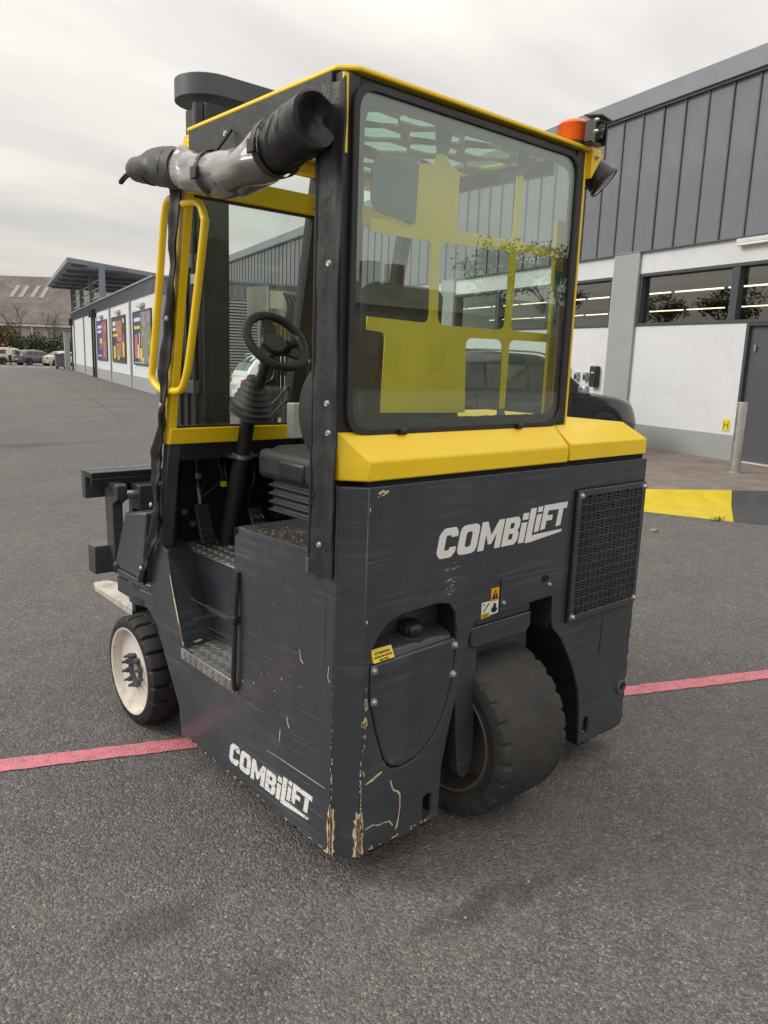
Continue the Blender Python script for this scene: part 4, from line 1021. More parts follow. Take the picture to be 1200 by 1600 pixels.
    hole = rpoly([(x0+.030, z0+.030), (x1-.028, z0+.030), (x1-.028, z1-.034), (x0+.030, z1-.034)], .060, 10)
    hj = []
    for i, (u, v) in enumerate(hole): hj.append((u, v))
    # wavy inner border of the black ceramic band
    dense = []
    for (a, b) in zip(hj, hj[1:]+hj[:1]):
        n = max(1, int(math.hypot(b[0]-a[0], b[1]-a[1])/.02))
        for k in range(n): dense.append((a[0]+(b[0]-a[0])*k/n+rnd.uniform(-.0016, .0016), a[1]+(b[1]-a[1])*k/n+rnd.uniform(-.0018, .0018)))
    link('black_border', plate_mesh([fr], [dense], .001, lambda u, v, w: (u, .0806+w, v)), 'black_plastic', rw)
    link('pane', plate_mesh([fr], [], .005, lambda u, v, w: (u, .075+w, v)), 'rear_glass', rw)
    seal_o = rpoly([(x0-.016, z0-.014), (x1+.012, z0-.014), (x1+.012, z1+.014), (x0-.016, z1+.014)], .075, 8)
    link('window_seal', plate_mesh([seal_o], [rpoly([(x0+.001, z0+.001), (x1-.001, z0+.001), (x1-.001, z1-.001), (x0+.001, z1-.001)], .065, 8)], .020, lambda u, v, w: (u, .066+w, v)), 'soft_plastic', rw)
    for x in (.235, .77):
        m = MB(); m.box(x-.018, x+.018, .060, .070, 1.388, 1.402); m.cyl((x-.012, .058, 1.399), (x+.012, .058, 1.399), .006, n=10); link_part('latch', m, 'black_steel', rw)
    # ---- yellow cut plate behind the window
    gp = thing_part('rear_guard')
    pl = lambda polys, mat, nm, y=.140: link(nm, plate_mesh([rpoly(p, r, 4) for p, r in polys], [], .006, lambda u, v, w: (u, y+w, v)), mat, gp)
    outline = [(.408, 2.203), (.450, 2.205), (.452, 2.186), (.504, 2.172), (.504, 2.001), (.771, 2.003), (.775, 2.205), (.806, 2.210), (.800, 2.004), (1.06, 2.004), (1.06, 1.974), (.797, 1.970), (.788, 1.713), (1.055, 1.712), (1.055, 1.683),
               (.787, 1.682), (.782, 1.450), (.752, 1.450), (.754, 1.682), (.569, 1.680), (.582, 1.440), (.217, 1.446), (.226, 1.680), (.155, 1.684), (.155, 1.722), (.402, 1.716), (.398, 1.955), (.158, 1.953), (.158, 1.990), (.324, 1.996), (.322, 2.160), (.400, 2.176)]
    radii = [0, 0, .012, .03, .012, .02, 0, 0, .02, 0, 0, .025, .025, 0, 0, .025, 0, 0, .03, .03, 0, 0, .02, 0, 0, .025, .02, 0, 0, .004, .03, .015]
    hole_m = rpoly([(.438, 1.714), (.758, 1.712), (.764, 1.968), (.434, 1.958)], .028, 4)
    link('cut_plate', plate_mesh([rpoly(outline, radii, 4)], [hole_m], .006, lambda u, v, w: (u, .140+w, v)), 'yellow_paint', gp)
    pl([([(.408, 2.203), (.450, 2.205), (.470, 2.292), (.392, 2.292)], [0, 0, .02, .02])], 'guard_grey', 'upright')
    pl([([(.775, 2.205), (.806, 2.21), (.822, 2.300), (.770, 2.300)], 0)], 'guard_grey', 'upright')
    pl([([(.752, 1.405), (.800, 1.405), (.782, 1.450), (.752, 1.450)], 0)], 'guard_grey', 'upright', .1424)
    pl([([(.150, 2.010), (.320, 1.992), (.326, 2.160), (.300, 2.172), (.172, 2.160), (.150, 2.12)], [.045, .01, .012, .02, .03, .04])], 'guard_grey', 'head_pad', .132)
    m = MB(); m.box(.60, .68, .26, .34, 1.38, 1.52); link_part('control_box', m, 'black_steel', gp, bev=.006)
    m = MB(); m.hexa([(.595, .255, 1.52), (.69, .255, 1.52), (.69, .345, 1.52), (.595, .345, 1.52), (.595, .255, 1.535), (.69, .255, 1.522), (.69, .345, 1.54), (.595, .345, 1.56)]); link_part('control_panel', m, 'zinc', gp)
    # ---- cowl frame and dark footwell
    cw = thing_part('front_cowl')
    link_part('cowl_frame', raked(.004, .535, 1.195, 1.262, -.02, .02), 'black_steel', cw, bev=.004)
    link_part('cowl_frame', raked(.000, .050, .845, 1.262, -.022, .022), 'slate_paint', cw, bev=.004)
    m = MB(); m.box(.17, .64, 1.36, 1.38, .50, 1.27); m.box(.60, .66, .62, 1.36, .80, 1.27); m.box(.17, .64, 1.16, 1.38, 1.262, 1.268); m.hexa([(.045, 1.20, .80), (.06, 1.20, .80), (.18, 1.37, .80), (.165, 1.37, .80), (.045, 1.14, 1.26), (.06, 1.14, 1.26), (.18, 1.37, 1.26), (.165, 1.37, 1.26)])
    link_part('footwell', m, 'dark_inside', cw)
    m = MB()
    for k in range(8):
        x = .19+k*.045; m.tube(bez([(x, 1.34, 1.2), (x+rnd.uniform(-.06, .06), 1.30, 1.08), (x+rnd.uniform(-.08, .08), 1.32, .98), (x+.03, 1.35, .85)], 5), .006, 6)
    link_part('cable', m, 'black_plastic', cw)
    for (x, y, z, mt) in ((.22, 1.30, 1.10, 'zinc'), (.33, 1.28, 1.06, 'sticker_yellow'), (.40, 1.33, .98, 'zinc'), (.16, 1.31, .95, 'dirt_brown'), (.19, 1.29, .90, 'dirt_brown')):
        m = MB(); m.box(x-.012, x+.012, y-.01, y+.01, z-.012, z+.012); link_part('connector', m, mt, cw, bev=.003)
def snap(pos, ax, parent):
    m = MB(); m.lathe([(.001, .0035), (.004, .0035), (.005, .0025), (.0075, .003), (.009, .001), (.0095, -.003)], pos, ax, 14); part('snap_fastener', m, 'zinc', parent, smooth=40)
build_cab()

def build_curtain():
    # strip hanging over the rear door post
    def ribbon(name, cl, w, thick, xb, amp, seed, mat='black_vinyl'):
        r = random.Random(seed); pts = bez([(0, *p[:2]) for p in cl], 10); n = len(pts); rows = []
        ww = []
        for i in range(n):
            t = i/(n-1)*(len(cl)-1); k = min(int(t), len(cl)-2); f = t-k; ww.append(w[k]+(w[k+1]-w[k])*f)
        ph = [r.uniform(0, 6.3) for _ in range(6)]
        M = 9
        m = MB(); fr, bk = [], []
        for i, p in enumerate(pts):
            a, b = [], []
            for j in range(M):
                u = j/(M-1)-.5
                x = xb+amp*(math.sin(i*.30+ph[0]+u*3)*.6+math.sin(i*.71+ph[1]+u*7)*.35+math.sin(i*1.5+ph[2])*.2)+(.006*math.cos(u*math.pi*2.0+.5))
                y = p.y+u*ww[i]+amp*.6*math.sin(i*.23+ph[3])
                a.append((x, y, p.z)); b.append((x+thick, y, p.z))
            fr.append(a); bk.append(list(reversed(b)))
        m.rings([f+b for f, b in zip(fr, bk)]); return part(name, m, mat, fk, smooth=50)
    o = ribbon('door_flap', [(.098, 2.29), (.100, 2.0), (.104, 1.6), (.108, 1.35), (.110, 1.15), (.114, .985)], [.100, .100, .098, .10, .102, .104], .006, -.014, .0045, 3)
    for y, z in ((.088, 1.845), (.085, 1.48), (.078, 1.40), (.11, 1.08)): snap((-.027, y, z), (-1, 0, 0), o)
    m = MB(); m.tube([(-.018, .158, 2.2), (-.018, .160, 1.6), (-.020, .166, 1.02)], .0045, 6); link_part('zip', m, 'black_plastic', o)
    m = MB(); m.box(-.026, -.016, .160, .176, .985, 1.03); link_part('zip_pull', m, 'dark_zinc', o, bev=.002)
    o = ribbon('door_flap', [(.968, 2.16), (1.005, 1.9), (1.055, 1.62), (1.10, 1.42), (1.155, 1.25), (1.17, 1.10), (1.19, .95), (1.27, .80), (1.335, .665)], [.055, .058, .055, .05, .055, .060, .055, .055, .06], .006, -.022, .010, 11)
    for y, z in ((1.085, 1.41), (1.02, 1.72), (1.19, 1.02), (1.30, .74)): snap((-.040, y, z), (-1, 0, 0), o)
    # rolled curtain under the roof edge
    ct = thing_part('rolled_curtain')
    def roll(y0, y1, name, mat, r0, amp, seed, cl, nn=28, hollow=False):
        pts = bez([(-.062, a, b) for a, b, c in cl], 12); rad = [c for a, b, c in cl]
        sel = []
        n = len(pts)
        for i, p in enumerate(pts):
            t = i/(n-1)*(len(cl)-1); k = min(int(t), len(cl)-2); rr = rad[k]+(rad[k+1]-rad[k])*(t-k)
            if y0 <= p.y <= y1: sel.append((p, rr))
        r = random.Random(seed); ph = [r.uniform(0, 6.28) for _ in range(8)]; rings = []
        for i, (p, rr) in enumerate(sel):
            ring = []
            for k in range(nn):
                a = 2*math.pi*k/nn
                d = 1+amp*(.5*math.sin(3*a+ph[0]+p.y*14)+.35*math.sin(2*a+ph[1]-p.y*23)+.3*math.sin(5*a+ph[2]+p.y*31)+.25*math.sin(a+p.y*47+ph[3]))
                ring.append((p.x+rr*d*math.cos(a), p.y+amp*.05*math.sin(a*2+ph[4]+i), p.z+rr*d*math.sin(a)*1.02))
            rings.append(ring)
        m = MB()
        if hollow:      # the open end of the roll looks into its dark core
            c0 = sel[0][0]; rings = [[(c0.x+.012+(x-c0.x)*.10, y+.034, c0.z+.01+(z-c0.z)*.16) for x, y, z in rings[0]], [(c0.x+.01+(x-c0.x)*.45, y+.030, c0.z+.006+(z-c0.z)*.52) for x, y, z in rings[0]], [(c0.x+.004+(x-c0.x)*.74, y+.006, c0.z+(z-c0.z)*.78) for x, y, z in rings[0]], [(c0.x+(x-c0.x)*.92, y-.003, c0.z+(z-c0.z)*.92) for x, y, z in rings[0]]]+rings
        m.rings(rings); return link_part(name, m, mat, ct, smooth=60), sel
    cl = [(.105, 2.190, .066), (.15, 2.182, .067), (.25, 2.160, .067), (.42, 2.128, .066), (.62, 2.134, .062), (.82, 2.180, .060), (.98, 2.210, .058), (1.08, 2.222, .050), (1.16, 2.232, .040), (1.24, 2.236, .024)]
    roll(.27, .83, 'clear_sheet', 'clear_vinyl', 0, .13, 5, cl)
    roll(.10, .285, 'roll_end', 'black_vinyl', 0, .075, 6, [(a, b, c*1.05) for a, b, c in cl], hollow=True)
    roll(.815, 1.20, 'roll_end', 'black_vinyl', 0, .08, 7, [(a, b, c*1.05) for a, b, c in cl])
    for y, z, r in ((.175, 2.177, .0735), (.222, 2.166, .0735), (.90, 2.194, .0640), (1.05, 2.218, .0560)):
        m = MB(); m.lathe([(r-.006, -.011), (r, -.007), (r, .007), (r-.006, .011)], (-.062, y, z), (.18*math.sin(y*40), 1, .12+.25*math.cos(y*23)), 28); link_part('roll_fold', m, 'black_vinyl', ct, smooth=60)
    for y, z, r in ((.62, 2.136, .066), (.285, 2.152, .074)):
        m = MB(); rings = []
        for k in range(25):
            a = 2*math.pi*k/24; c, s = math.cos(a), math.sin(a)
            rings.append([(-.062+c*r, y-.013+.01*s, z+s*r), (-.062+c*(r+.003), y-.013+.01*s, z+s*(r+.003)), (-.062+c*(r+.003), y+.013+.01*s, z+s*(r+.003)), (-.062+c*r, y+.013+.01*s, z+s*r)])
        m.rings(rings, False); s_ = link_part('strap', m, 'black_vinyl', ct)
        m = MB(); m.box(-.062-r-.010, -.062-r, y-.018, y+.018, z-.025, z+.012); link_part('buckle', m, 'black_plastic', s_, bev=.003)
        m = MB(); m.tube(bez([(-.06, y, z+r), (-.04, y-.01, z+r+.03), (-.012, y-.01, 2.27)], 6), .006, 6); link_part('strap_loop', m, 'black_vinyl', s_)
    m = MB(); m.tube(bez([(-.062, 1.19, 2.234), (-.064, 1.27, 2.225), (-.068, 1.32, 2.205)], 5), [.010]*10+[.003], 6); link_part('strap_tail', m, 'black_vinyl', ct)
build_curtain()

def build_controls():
    # grab bars
    for pts in ([(-.004, .985, 2.105), (-.006, 1.045, 2.125), (-.008, 1.085, 2.07), (-.008, 1.135, 1.85), (-.008, 1.205, 1.56), (-.008, 1.215, 1.51), (-.006, 1.18, 1.475), (-.004, 1.10, 1.45)],
                [(-.004, .955, 2.10), (-.006, .84, 2.09), (-.008, .795, 2.04), (-.008, .80, 1.98), (-.008, .90, 1.62), (-.008, .945, 1.51), (-.006, .99, 1.470), (-.004, 1.075, 1.462)]):
        m = MB(); m.tube(bez(pts, 7), .0135, 14); P('grab_bar', m, 'yellow_paint', smooth=60)
    # steering
    sc = thing_part('steering_column')
    base = Vector((.315, 1.235, .815)); mid = Vector((.322, 1.065, 1.36)); top = Vector((.328, .905, 1.635))
    m = MB(); m.tube([base, mid], [.034, .030], 20); link_part('column_tube', m, 'black_steel', sc, smooth=40)
    m = MB(); m.tube([mid, top], .021, 16); link_part('column_shaft', m, 'black_steel', sc, smooth=40)
    m = MB(); m.box(.26, .38, 1.09, 1.135, 1.195, 1.205); m.lathe([(.036, -.008), (.044, -.008), (.044, .008), (.036, .008)], base.lerp(mid, .72), (mid-base), 20); link_part('column_clamp', m, 'zinc', sc, smooth=40)
    # rubber boot: stacked pleats
    prof = []; rings = []
    ax = (Vector((.325, .985, 1.50))-Vector((.320, 1.05, 1.345)))
    b0 = Vector((.318, 1.035, 1.372)); bd = Vector((0, -.30, .95)).normalized(); side = Vector((1, 0, 0)); fwd = side.cross(bd)
    steps = 30
    for i in range(steps+1):
        t = i/steps; h = t*.150
        w0 = .082*(1-t**1.6)+.026*t**1.6; pl = .006*(1 if i % 4 in (0, 1) else -1)*(1-t*.6)
        ring = []
        for k in range(28):
            a = 2*math.pi*k/28; c, s = math.cos(a), math.sin(a); e = 3.2-1.2*t
            rr = (w0+pl)/((abs(c)**e+abs(s)**e)**(1/e))
            ring.append(b0+bd*h+side*(rr*c*.85)+fwd*(rr*s*1.05)-fwd*(.022*t))
        rings.append(ring)
    m = MB(); m.rings(rings); link_part('rubber_boot', m, 'soft_plastic', sc, smooth=50)
    sw = thing_part('steering_wheel')
    n = (Vector((0, -.78, .60))).normalized(); c0 = top+n*.01; u = Vector((1, 0, 0)); w = n.cross(u)
    pts = [c0+n*.025+(u*math.cos(a)+w*math.sin(a))*.118 for a in [2*math.pi*k/48 for k in range(48)]]
    m = MB(); m.tube(pts+[pts[0]], .0165, 14, False); link_part('rim', m, 'soft_plastic', sw, smooth=80)
    m = MB(); m.lathe([(.001, .022), (.044, .022), (.050, .016), (.052, .0), (.03, -.03)], c0, n, 28); link_part('hub', m, 'black_plastic', sw, smooth=40)
    for a in (90, 215, 325):
        d = u*math.cos(R_(a))+w*math.sin(R_(a)); e = n.cross(d)
        m = MB(); q = [c0+d*.03+e*.030, c0+d*.03-e*.030, c0+d*.116+n*.02-e*.020, c0+d*.116+n*.02+e*.020]
        m.hexa([p-n*.004 for p in q]+[p+n*.008 for p in q]); link_part('spoke', m, 'black_plastic', sw, bev=.003)
    kp = c0+(u*math.cos(R_(-42))+w*math.sin(R_(-42)))*.052+n*.03
    m = MB(); m.lathe([(.012, -.02), (.012, .015), (.020, .022), (.026, .036), (.025, .048), (.018, .056), (.001, .058)], kp, n, 20); link_part('spinner_knob', m, 'black_plastic', sw, smooth=50)
    m = MB(); m.tube(bez([(.345, 1.0, 1.49), (.385, .99, 1.51), (.40, .985, 1.56)], 5), .007, 8); link_part('indicator_stalk', m, 'black_plastic', sc)
    # pedals
    pd = thing_part('brake_pedal')
    m = MB(); m.hexa([(.185, 1.20, .830), (.250, 1.20, .830), (.250, 1.222, .830), (.185, 1.222, .830), (.185, 1.262, .985), (.250, 1.262, .985), (.250, 1.285, .985), (.185, 1.285, .985)]); pad = link_part('pad', m, 'soft_plastic', pd, bev=.006)
    m = MB()
    for k in range(7):
        t = k/6.; y = 1.198+.058*t; z = .84+.13*t; m.box(.190, .214, y-.008, y, z-.004, z+.004); m.box(.221, .245, y-.008, y, z-.004, z+.004)
    link_part('grip_ribs', m, 'soft_plastic', pad)
    m = MB(); m.tube([(.218, 1.28, .98), (.235, 1.33, 1.07)], .008, 8); link_part('pedal_arm', m, 'zinc', pd)
    pd = thing_part('accelerator_pedal')
    m = MB(); m.hexa([(.395, 1.10, .815), (.465, 1.10, .815), (.465, 1.12, .815), (.395, 1.12, .815), (.395, 1.19, .965), (.465, 1.19, .965), (.465, 1.21, .965), (.395, 1.21, .965)]); pad = link_part('pad', m, 'black_plastic', pd, bev=.006)
    m = MB()
    for k in range(3):
        z = .86+k*.03; y = 1.098+(z-.815)*.6
        m.tube([(.402, y, z), (.418, y+.008, z+.014), (.432, y, z), (.446, y+.008, z+.014), (.458, y, z)], .003, 6)
    link_part('grip_ribs', m, 'zinc', pad)
    # seat
    st = thing_part('driver_seat')
    m = MB(); m.box(.27, .62, .42, .86, 1.165, 1.275); c = link_part('cushion', m, 'seat_fabric', st, bev=.045, seg=5)
    m = MB(); m.box(.243, .305, .44, .88, 1.150, 1.262); link_part('cushion_bolster', m, 'soft_plastic', c, bev=.03, seg=4)
    m = MB(); m.box(.236, .262, .56, .72, 1.165, 1.235); link_part('side_cover', m, 'black_plastic', st, bev=.012, seg=3)
    m = MB()
    m.rings([[(.25+e, .30-t*.06-.0+d, 1.24+t*.60) if False else (x, .36-t*.10+d, 1.24+t*.60) for x, d in ((.25+e, 0), (.62-e, 0), (.62-e, .12-.05*t), (.25+e, .12-.05*t))] for t, e in ((0, .01), (.3, 0), (.7, 0), (.95, .02), (1, .04))])
    link_part('backrest', m, 'seat_fabric', st, bev=.03, seg=4)
    m = MB(); m.lathe([(.001, -.03), (.14, -.03), (.17, -.01), (.17, .01), (.14, .03), (.001, .03)], (.243, .42, 1.42), (1, 0, 0), 36); link_part('side_bolster', m, 'soft_plastic', st, smooth=50)
    m = MB()
    rings = []
    for i in range(13):
        z = 1.036+i*.0105; g = .0 if i % 3 else .020
        x0, x1, y0, y1 = .27-g, .60+g, .46-g, .80+g
        rings.append([(x0, y0, z), (x1, y0, z), (x1, y1, z), (x0, y1, z)])
    m.rings(rings); link_part('suspension_bellows', m, 'soft_plastic', st, bev=.006)
    m = MB(); m.box(.38, .42, .90, .925, 1.150, 1.162); link_part('seat_lever', m, 'sticker_orange', st, bev=.003)
    m = MB(); m.box(.46, .60, .95, 1.0, 1.28, 1.42); link_part('document_holder', m, 'alu_light', st, bev=.004)
    # strap hanging at the step
    m = MB(); m.tube(bez([(-.006, .590, .885), (-.012, .592, .80), (-.016, .594, .70), (-.018, .598, .58), (-.017, .604, .50), (-.010, .606, .455)], 6), [.009]*31, 10)
    P('hand_strap', m, 'black_vinyl', smooth=60)
    m = MB(); m.box(-.028, -.006, .580, .606, .70, .73); P('strap_buckle', m, 'black_plastic', bev=.003)
build_controls()

def build_lamps():
    bc = thing_part('beacon')
    m = MB(); m.lathe([(.001, .0), (.062, .0), (.062, .012), (.056, .016), (.001, .016)], (1.045, .130, 2.335), (0, 0, 1), 32); link_part('base', m, 'black_plastic', bc, smooth=40)
    prof = [(.056, .016)]
    for k in range(10): prof += [(.0575, .018+k*.0062), (.0550, .021+k*.0062)]
    prof += [(.050, .082), (.036, .090), (.001, .094)]
    m = MB(); m.lathe(prof, (1.045, .130, 2.335), (0, 0, 1), 40); link_part('lens', m, 'orange_lens', bc, smooth=35)
    cm = thing_part('reversing_camera')
    m = MB(); m.lathe([(.001, -.024), (.026, -.024), (.031, -.019), (.031, .019), (.026, .024), (.001, .024)], (1.045, .045, 2.378), (.25, -1, -.35), 24); link_part('housing', m, 'black_plastic', cm, smooth=40)
    m = MB(); m.lathe([(.018, .024), (.016, .028), (.001, .025)], (1.045, .045, 2.378), (.25, -1, -.35), 20); link_part('eye', m, 'car_glass', cm, smooth=40)
    m = MB(); m.box(1.010, 1.016, .02, .06, 2.335, 2.405); m.box(1.074, 1.080, .02, .06, 2.335, 2.405); m.box(1.010, 1.080, .03, .06, 2.334, 2.340); m.hexa([(1.012, .0, 2.412), (1.078, .0, 2.404), (1.10, .07, 2.416), (1.012, .07, 2.424), (1.012, .0, 2.416), (1.078, .0, 2.408), (1.10, .07, 2.420), (1.012, .07, 2.428)]); link_part('bracket', m, 'black_plastic', cm)
    for z in (2.375, 2.41): bolt(cm, (1.0145, .020, z-.008), (-.3, -1, 0), .006)
    wl = thing_part('work_light')
    ax = Vector((.42, -.62, -.66)); c = Vector((1.135, .090, 2.262))
    m = MB(); m.lathe([(.001, -.050), (.026, -.050), (.040, -.038), (.050, -.010), (.055, .030), (.060, .034), (.060, .044), (.054, .046)], c, ax, 28); link_part('shell', m, 'black_plastic', wl, smooth=40)
    m = MB(); m.lathe([(.054, .043), (.030, .046), (.001, .047)], c, ax, 28); link_part('lens', m, 'lamp_lens', wl, smooth=50)
    m = MB(); m.hexa([(1.062, .060, 2.235), (1.068, .060, 2.235), (1.068, .12, 2.235), (1.062, .12, 2.235), (1.062, .060, 2.322), (1.13, .060, 2.322), (1.13, .12, 2.322), (1.062, .12, 2.322)]); link_part('bracket', m, 'yellow_paint', wl, bev=.002)
    m = MB(); m.tube(bez([(1.125, .08, 2.32), (1.118, .09, 2.30), (1.140, .085, 2.285)], 5), .010, 8); m.tube(bez([(1.10, .10, 2.215), (1.075, .11, 2.205), (1.065, .115, 2.24), (1.066, .12, 2.10), (1.066, .12, 1.8)], 6), .005, 8); link_part('cable', m, 'black_plastic', wl)
    bolt(wl, (1.085, .0585, 2.305), (0, -1, 0), .007)
build_lamps()

# ================================================================== THE SHOP BUILDING
def build_shop():
    sh = thing('supermarket', 'long white rendered shop with tall grey seamed cladding above strip windows', 'building', (FO.x, FO.y, 0), FROT)
    def B(name, boxes, mat, parent=sh, **k):
        m = MB()
        for b in boxes: m.box(*b)
        return part(name, m, mat, parent, **k)
    S0, S1 = -8.5, 33.0
    cols = [1.93+6.75*k for k in range(-1, 5)]
    B('wall', [(-.97, S1, -.30, 0, 0, 2.40), (S0, -2.95, -.30, 0, 0, 2.40), (S0, S1, -.30, 0, 3.38, 3.80), (S0, -5.16, -.30, 0, 2.401, 3.379)], 'white_render')
    B('plinth', [(-.968, S1, 0, .022, 0, .55), (S0, -2.95, 0, .022, 0, .55)], 'grey_render', bev=.004)
    for c in cols: B('pilaster', [(c-.34, c+.34, -.28, .06, 0, 3.795)], 'grey_render', bev=.006)
    # windows
    bays = []
    for a, b in zip(cols, cols[1:]):
        x0, x1 = a+.40, b-.34; n = 3; bays.append((x0, x1))
        w = part('window', MB().box(x0, x1, -.115, -.105, 2.41, 3.37), 'shop_glass', sh)
        fr = [(x0, x1, -.13, .012, 2.40, 2.46), (x0, x1, -.13, .012, 3.32, 3.38), (x0, x0+.06, -.13, .0, 2.46, 3.32), (x1-.06, x1, -.13, .0, 2.46, 3.32)]
        xs = [1.55, -.60, -2.72, -4.3] if abs(a+4.82) < .1 else [x0+(x1-x0)*k/n for k in range(1, n)]
        for x in xs:
            if x0 < x < x1-.3: fr.append((x-.075, x+.075, -.13, .006, 2.46, 3.32))
        part('window_frame', (lambda m: [m.box(*q) for q in fr] and m)(MB()), 'window_frame', w, bev=.006)
    # room behind the windows
    rm = part('shop_interior', MB().box(S0, S1, -14.2, -14.0, 0, 3.75).box(S0, S1, -14, -.31, .0, .05).box(S0, S1, -14, -.31, 3.78, 3.80), 'room_dark', sh)
    m = MB()
    for k in range(16): x = S0+1+k*3.0; m.box(x, x+.5, -13.5, -3.5, .05, 2.25+.2*(k % 3))
    part('shelf', m, 'room_wall', rm)
    for row, off in enumerate((-4.3, -9.0)):
        x = S0+.5+row*.7
        while x < 20:
            t = part('tube_light', MB().box(x, x+1.45, off-.03, off+.03, 3.52, 3.55), 'tube_light', rm); x += 1.62
    B('upper_wall', [(S0, S1, -.30, -.02, 3.80, 6.55), (S1-.3, S1, -20, -.3, 0, 6.5), (S0, S1, -20.3, -20, 0, 6.5), (S0, S0+.3, -20, -.3, 0, 6.5)], 'cladding_seam')
    B('flat_roof', [(S0, S1, -20.2, -.1, 6.5, 6.56)], 'cladding_trim')
    # cladding panels, one mesh shared
    me = mesh_of(MB().box(0.014, .486, -.018, .026, 3.785, 6.30)); n = 0
    me.materials.append(MATS['cladding_grey'])
    x = -.68-.503*15
    while x < S1-.4:
        o = bpy.data.objects.new('cladding_panel', me); COL.objects.link(o); o.parent = sh; o.location = (x, rnd.uniform(-.004, .004), 0); x += .503; n += 1
    m = MB(); x = -.68-.503*15
    while x < S1: m.box(x-.014, x+.012, -.018, .052, 3.782, 6.302); x += .503
    part('standing_seam', m, 'cladding_seam', sh)
    B('drip_edge', [(S0, S1, -.02, .06, 3.765, 3.784)], 'cladding_seam')
    B('roof_trim', [(S0, S1, -.3, .13, 6.302, 6.63)], 'cladding_trim', bev=.01)
    B('trim_shadow_gap', [(S0, S1, -.02, .09, 6.26, 6.30)], 'cladding_seam')
    # door
    d = B('door', [(-2.93, -.985, -.12, -.06, PZ+.02, 2.38)], 'door_grey', bev=.003)
    part('door_frame', MB().box(-.985, -.93, -.14, .008, PZ, 2.40).box(-2.99, -2.93, -.14, .008, PZ, 2.40).box(-2.95, -.97, -.14, .004, 2.36, 2.402), 'window_frame', d)
    part('threshold', MB().box(-2.93, -.985, -.12, .03, PZ, PZ+.018), 'alu_light', d)
    part('handle', MB().box(-1.13, -1.10, -.06, -.02, 1.95, 2.05), 'zinc', d)
    # corner bead and conduit next to pilaster
    B('conduit', [(2.28, 2.31, .002, .03, 1.05, 3.76)], 'alu_light')
    return sh
build_shop()

def fobj(name, mb, mat, s, off, z, label, cat, group=None, **k):
    o = part(name, mb, mat, None, **k); o.location = fpt(s, off, z); o.rotation_euler = (0, 0, FROT); return tag(o, label, cat, group)
def fthing(name, s, off, z, label, cat, group=None): return thing(name, label, cat, fpt(s, off, z), FROT, group)

def build_wall_things():
    # strip lamp above the shop window
    t = fthing('wall_lamp', -1.2, 0.0, 3.72, 'long pale tubular lamp fixed under the tall grey cladding', 'lamp')
    part('body', MB().box(-.6, .6, .0, .10, -.05, .03), 'alu_light', t, bev=.015); part('diffuser', MB().box(-.58, .58, .02, .11, -.085, -.05), 'sticker_white', t, bev=.012)
    # chargers
    for s, lab in ((2.56, 'dark wall charger with a white mark beside the grey pilaster'), (3.50, 'dark wall charger on the far side of the two small socket boxes')):
        t = fthing('wall_charger', s, 0.0, 1.20, lab, 'charger', 'chargers on the shop wall')
        part('case', MB().box(-.10, .10, .0, .13, 0, .43), 'black_plastic', t, bev=.03, seg=3)
        part('screen', MB().box(-.055, .055, .128, .134, .24, .36), 'car_glass', t, bev=.002)
        part('mark', MB().box(-.05, .03, .132, .137, .285, .305), 'sticker_white', t)
        part('plug', MB().box(.10, .15, .02, .08, .10, .24), 'black_plastic', t, bev=.01)
    for s, lab in ((2.86, 'small grey socket box between the two wall chargers'), (3.14, 'small pale socket box between the two wall chargers')):
        t = fthing('socket_box', s, 0.0, 1.32, lab, 'socket box')
        part('box', MB().box(-.05, .05, 0, .08, 0, .17), 'grey_render', t, bev=.008); part('cover', MB().box(-.035, .035, .078, .088, .03, .12), 'black_plastic', t, bev=.003)
    # hydrant plate
    t = fthing('hydrant_sign', -.76, 0.0, .61, 'small yellow hydrant plate with a black H on the white wall', 'sign')
    part('plate', MB().box(-.07, .07, .002, .010, 0, .20), 'print_yellow', t, bev=.003)
    m = MB(); m.box(-.046, -.034, .010, .013, .04, .16); m.box(.034, .046, .010, .013, .04, .16); m.box(-.034, .034, .010, .013, .094, .106)
    o = part('letter_h', m, 'sticker_black', t)
    m = MB()
    for x, z in ((-.058, .012), (.058, .012), (-.058, .188), (.058, .188)): m.box(x-.004, x+.004, .010, .012, z-.004, z+.004)
    part('screw', m, 'zinc', t)
    # bollard
    t = thing('bollard', 'brushed steel bollard standing by the dark grey shop door', 'bollard', (10.26, 3.55, PZ), 0)
    m = MB(); m.lathe([(.001, 1.05), (.070, 1.05), (.0765, 1.044), (.077, 1.03), (.077, .0), (.001, 0)], (0, 0, 0), (0, 0, 1), 36); part('post', m, 'steel_brushed', t, smooth=40)
    m = MB(); m.lathe([(.10, .0), (.10, .006), (.078, .008)], (0, 0, 0), (0, 0, 1), 36); part('base_ring', m, 'steel_brushed', t, smooth=40)
build_wall_things()

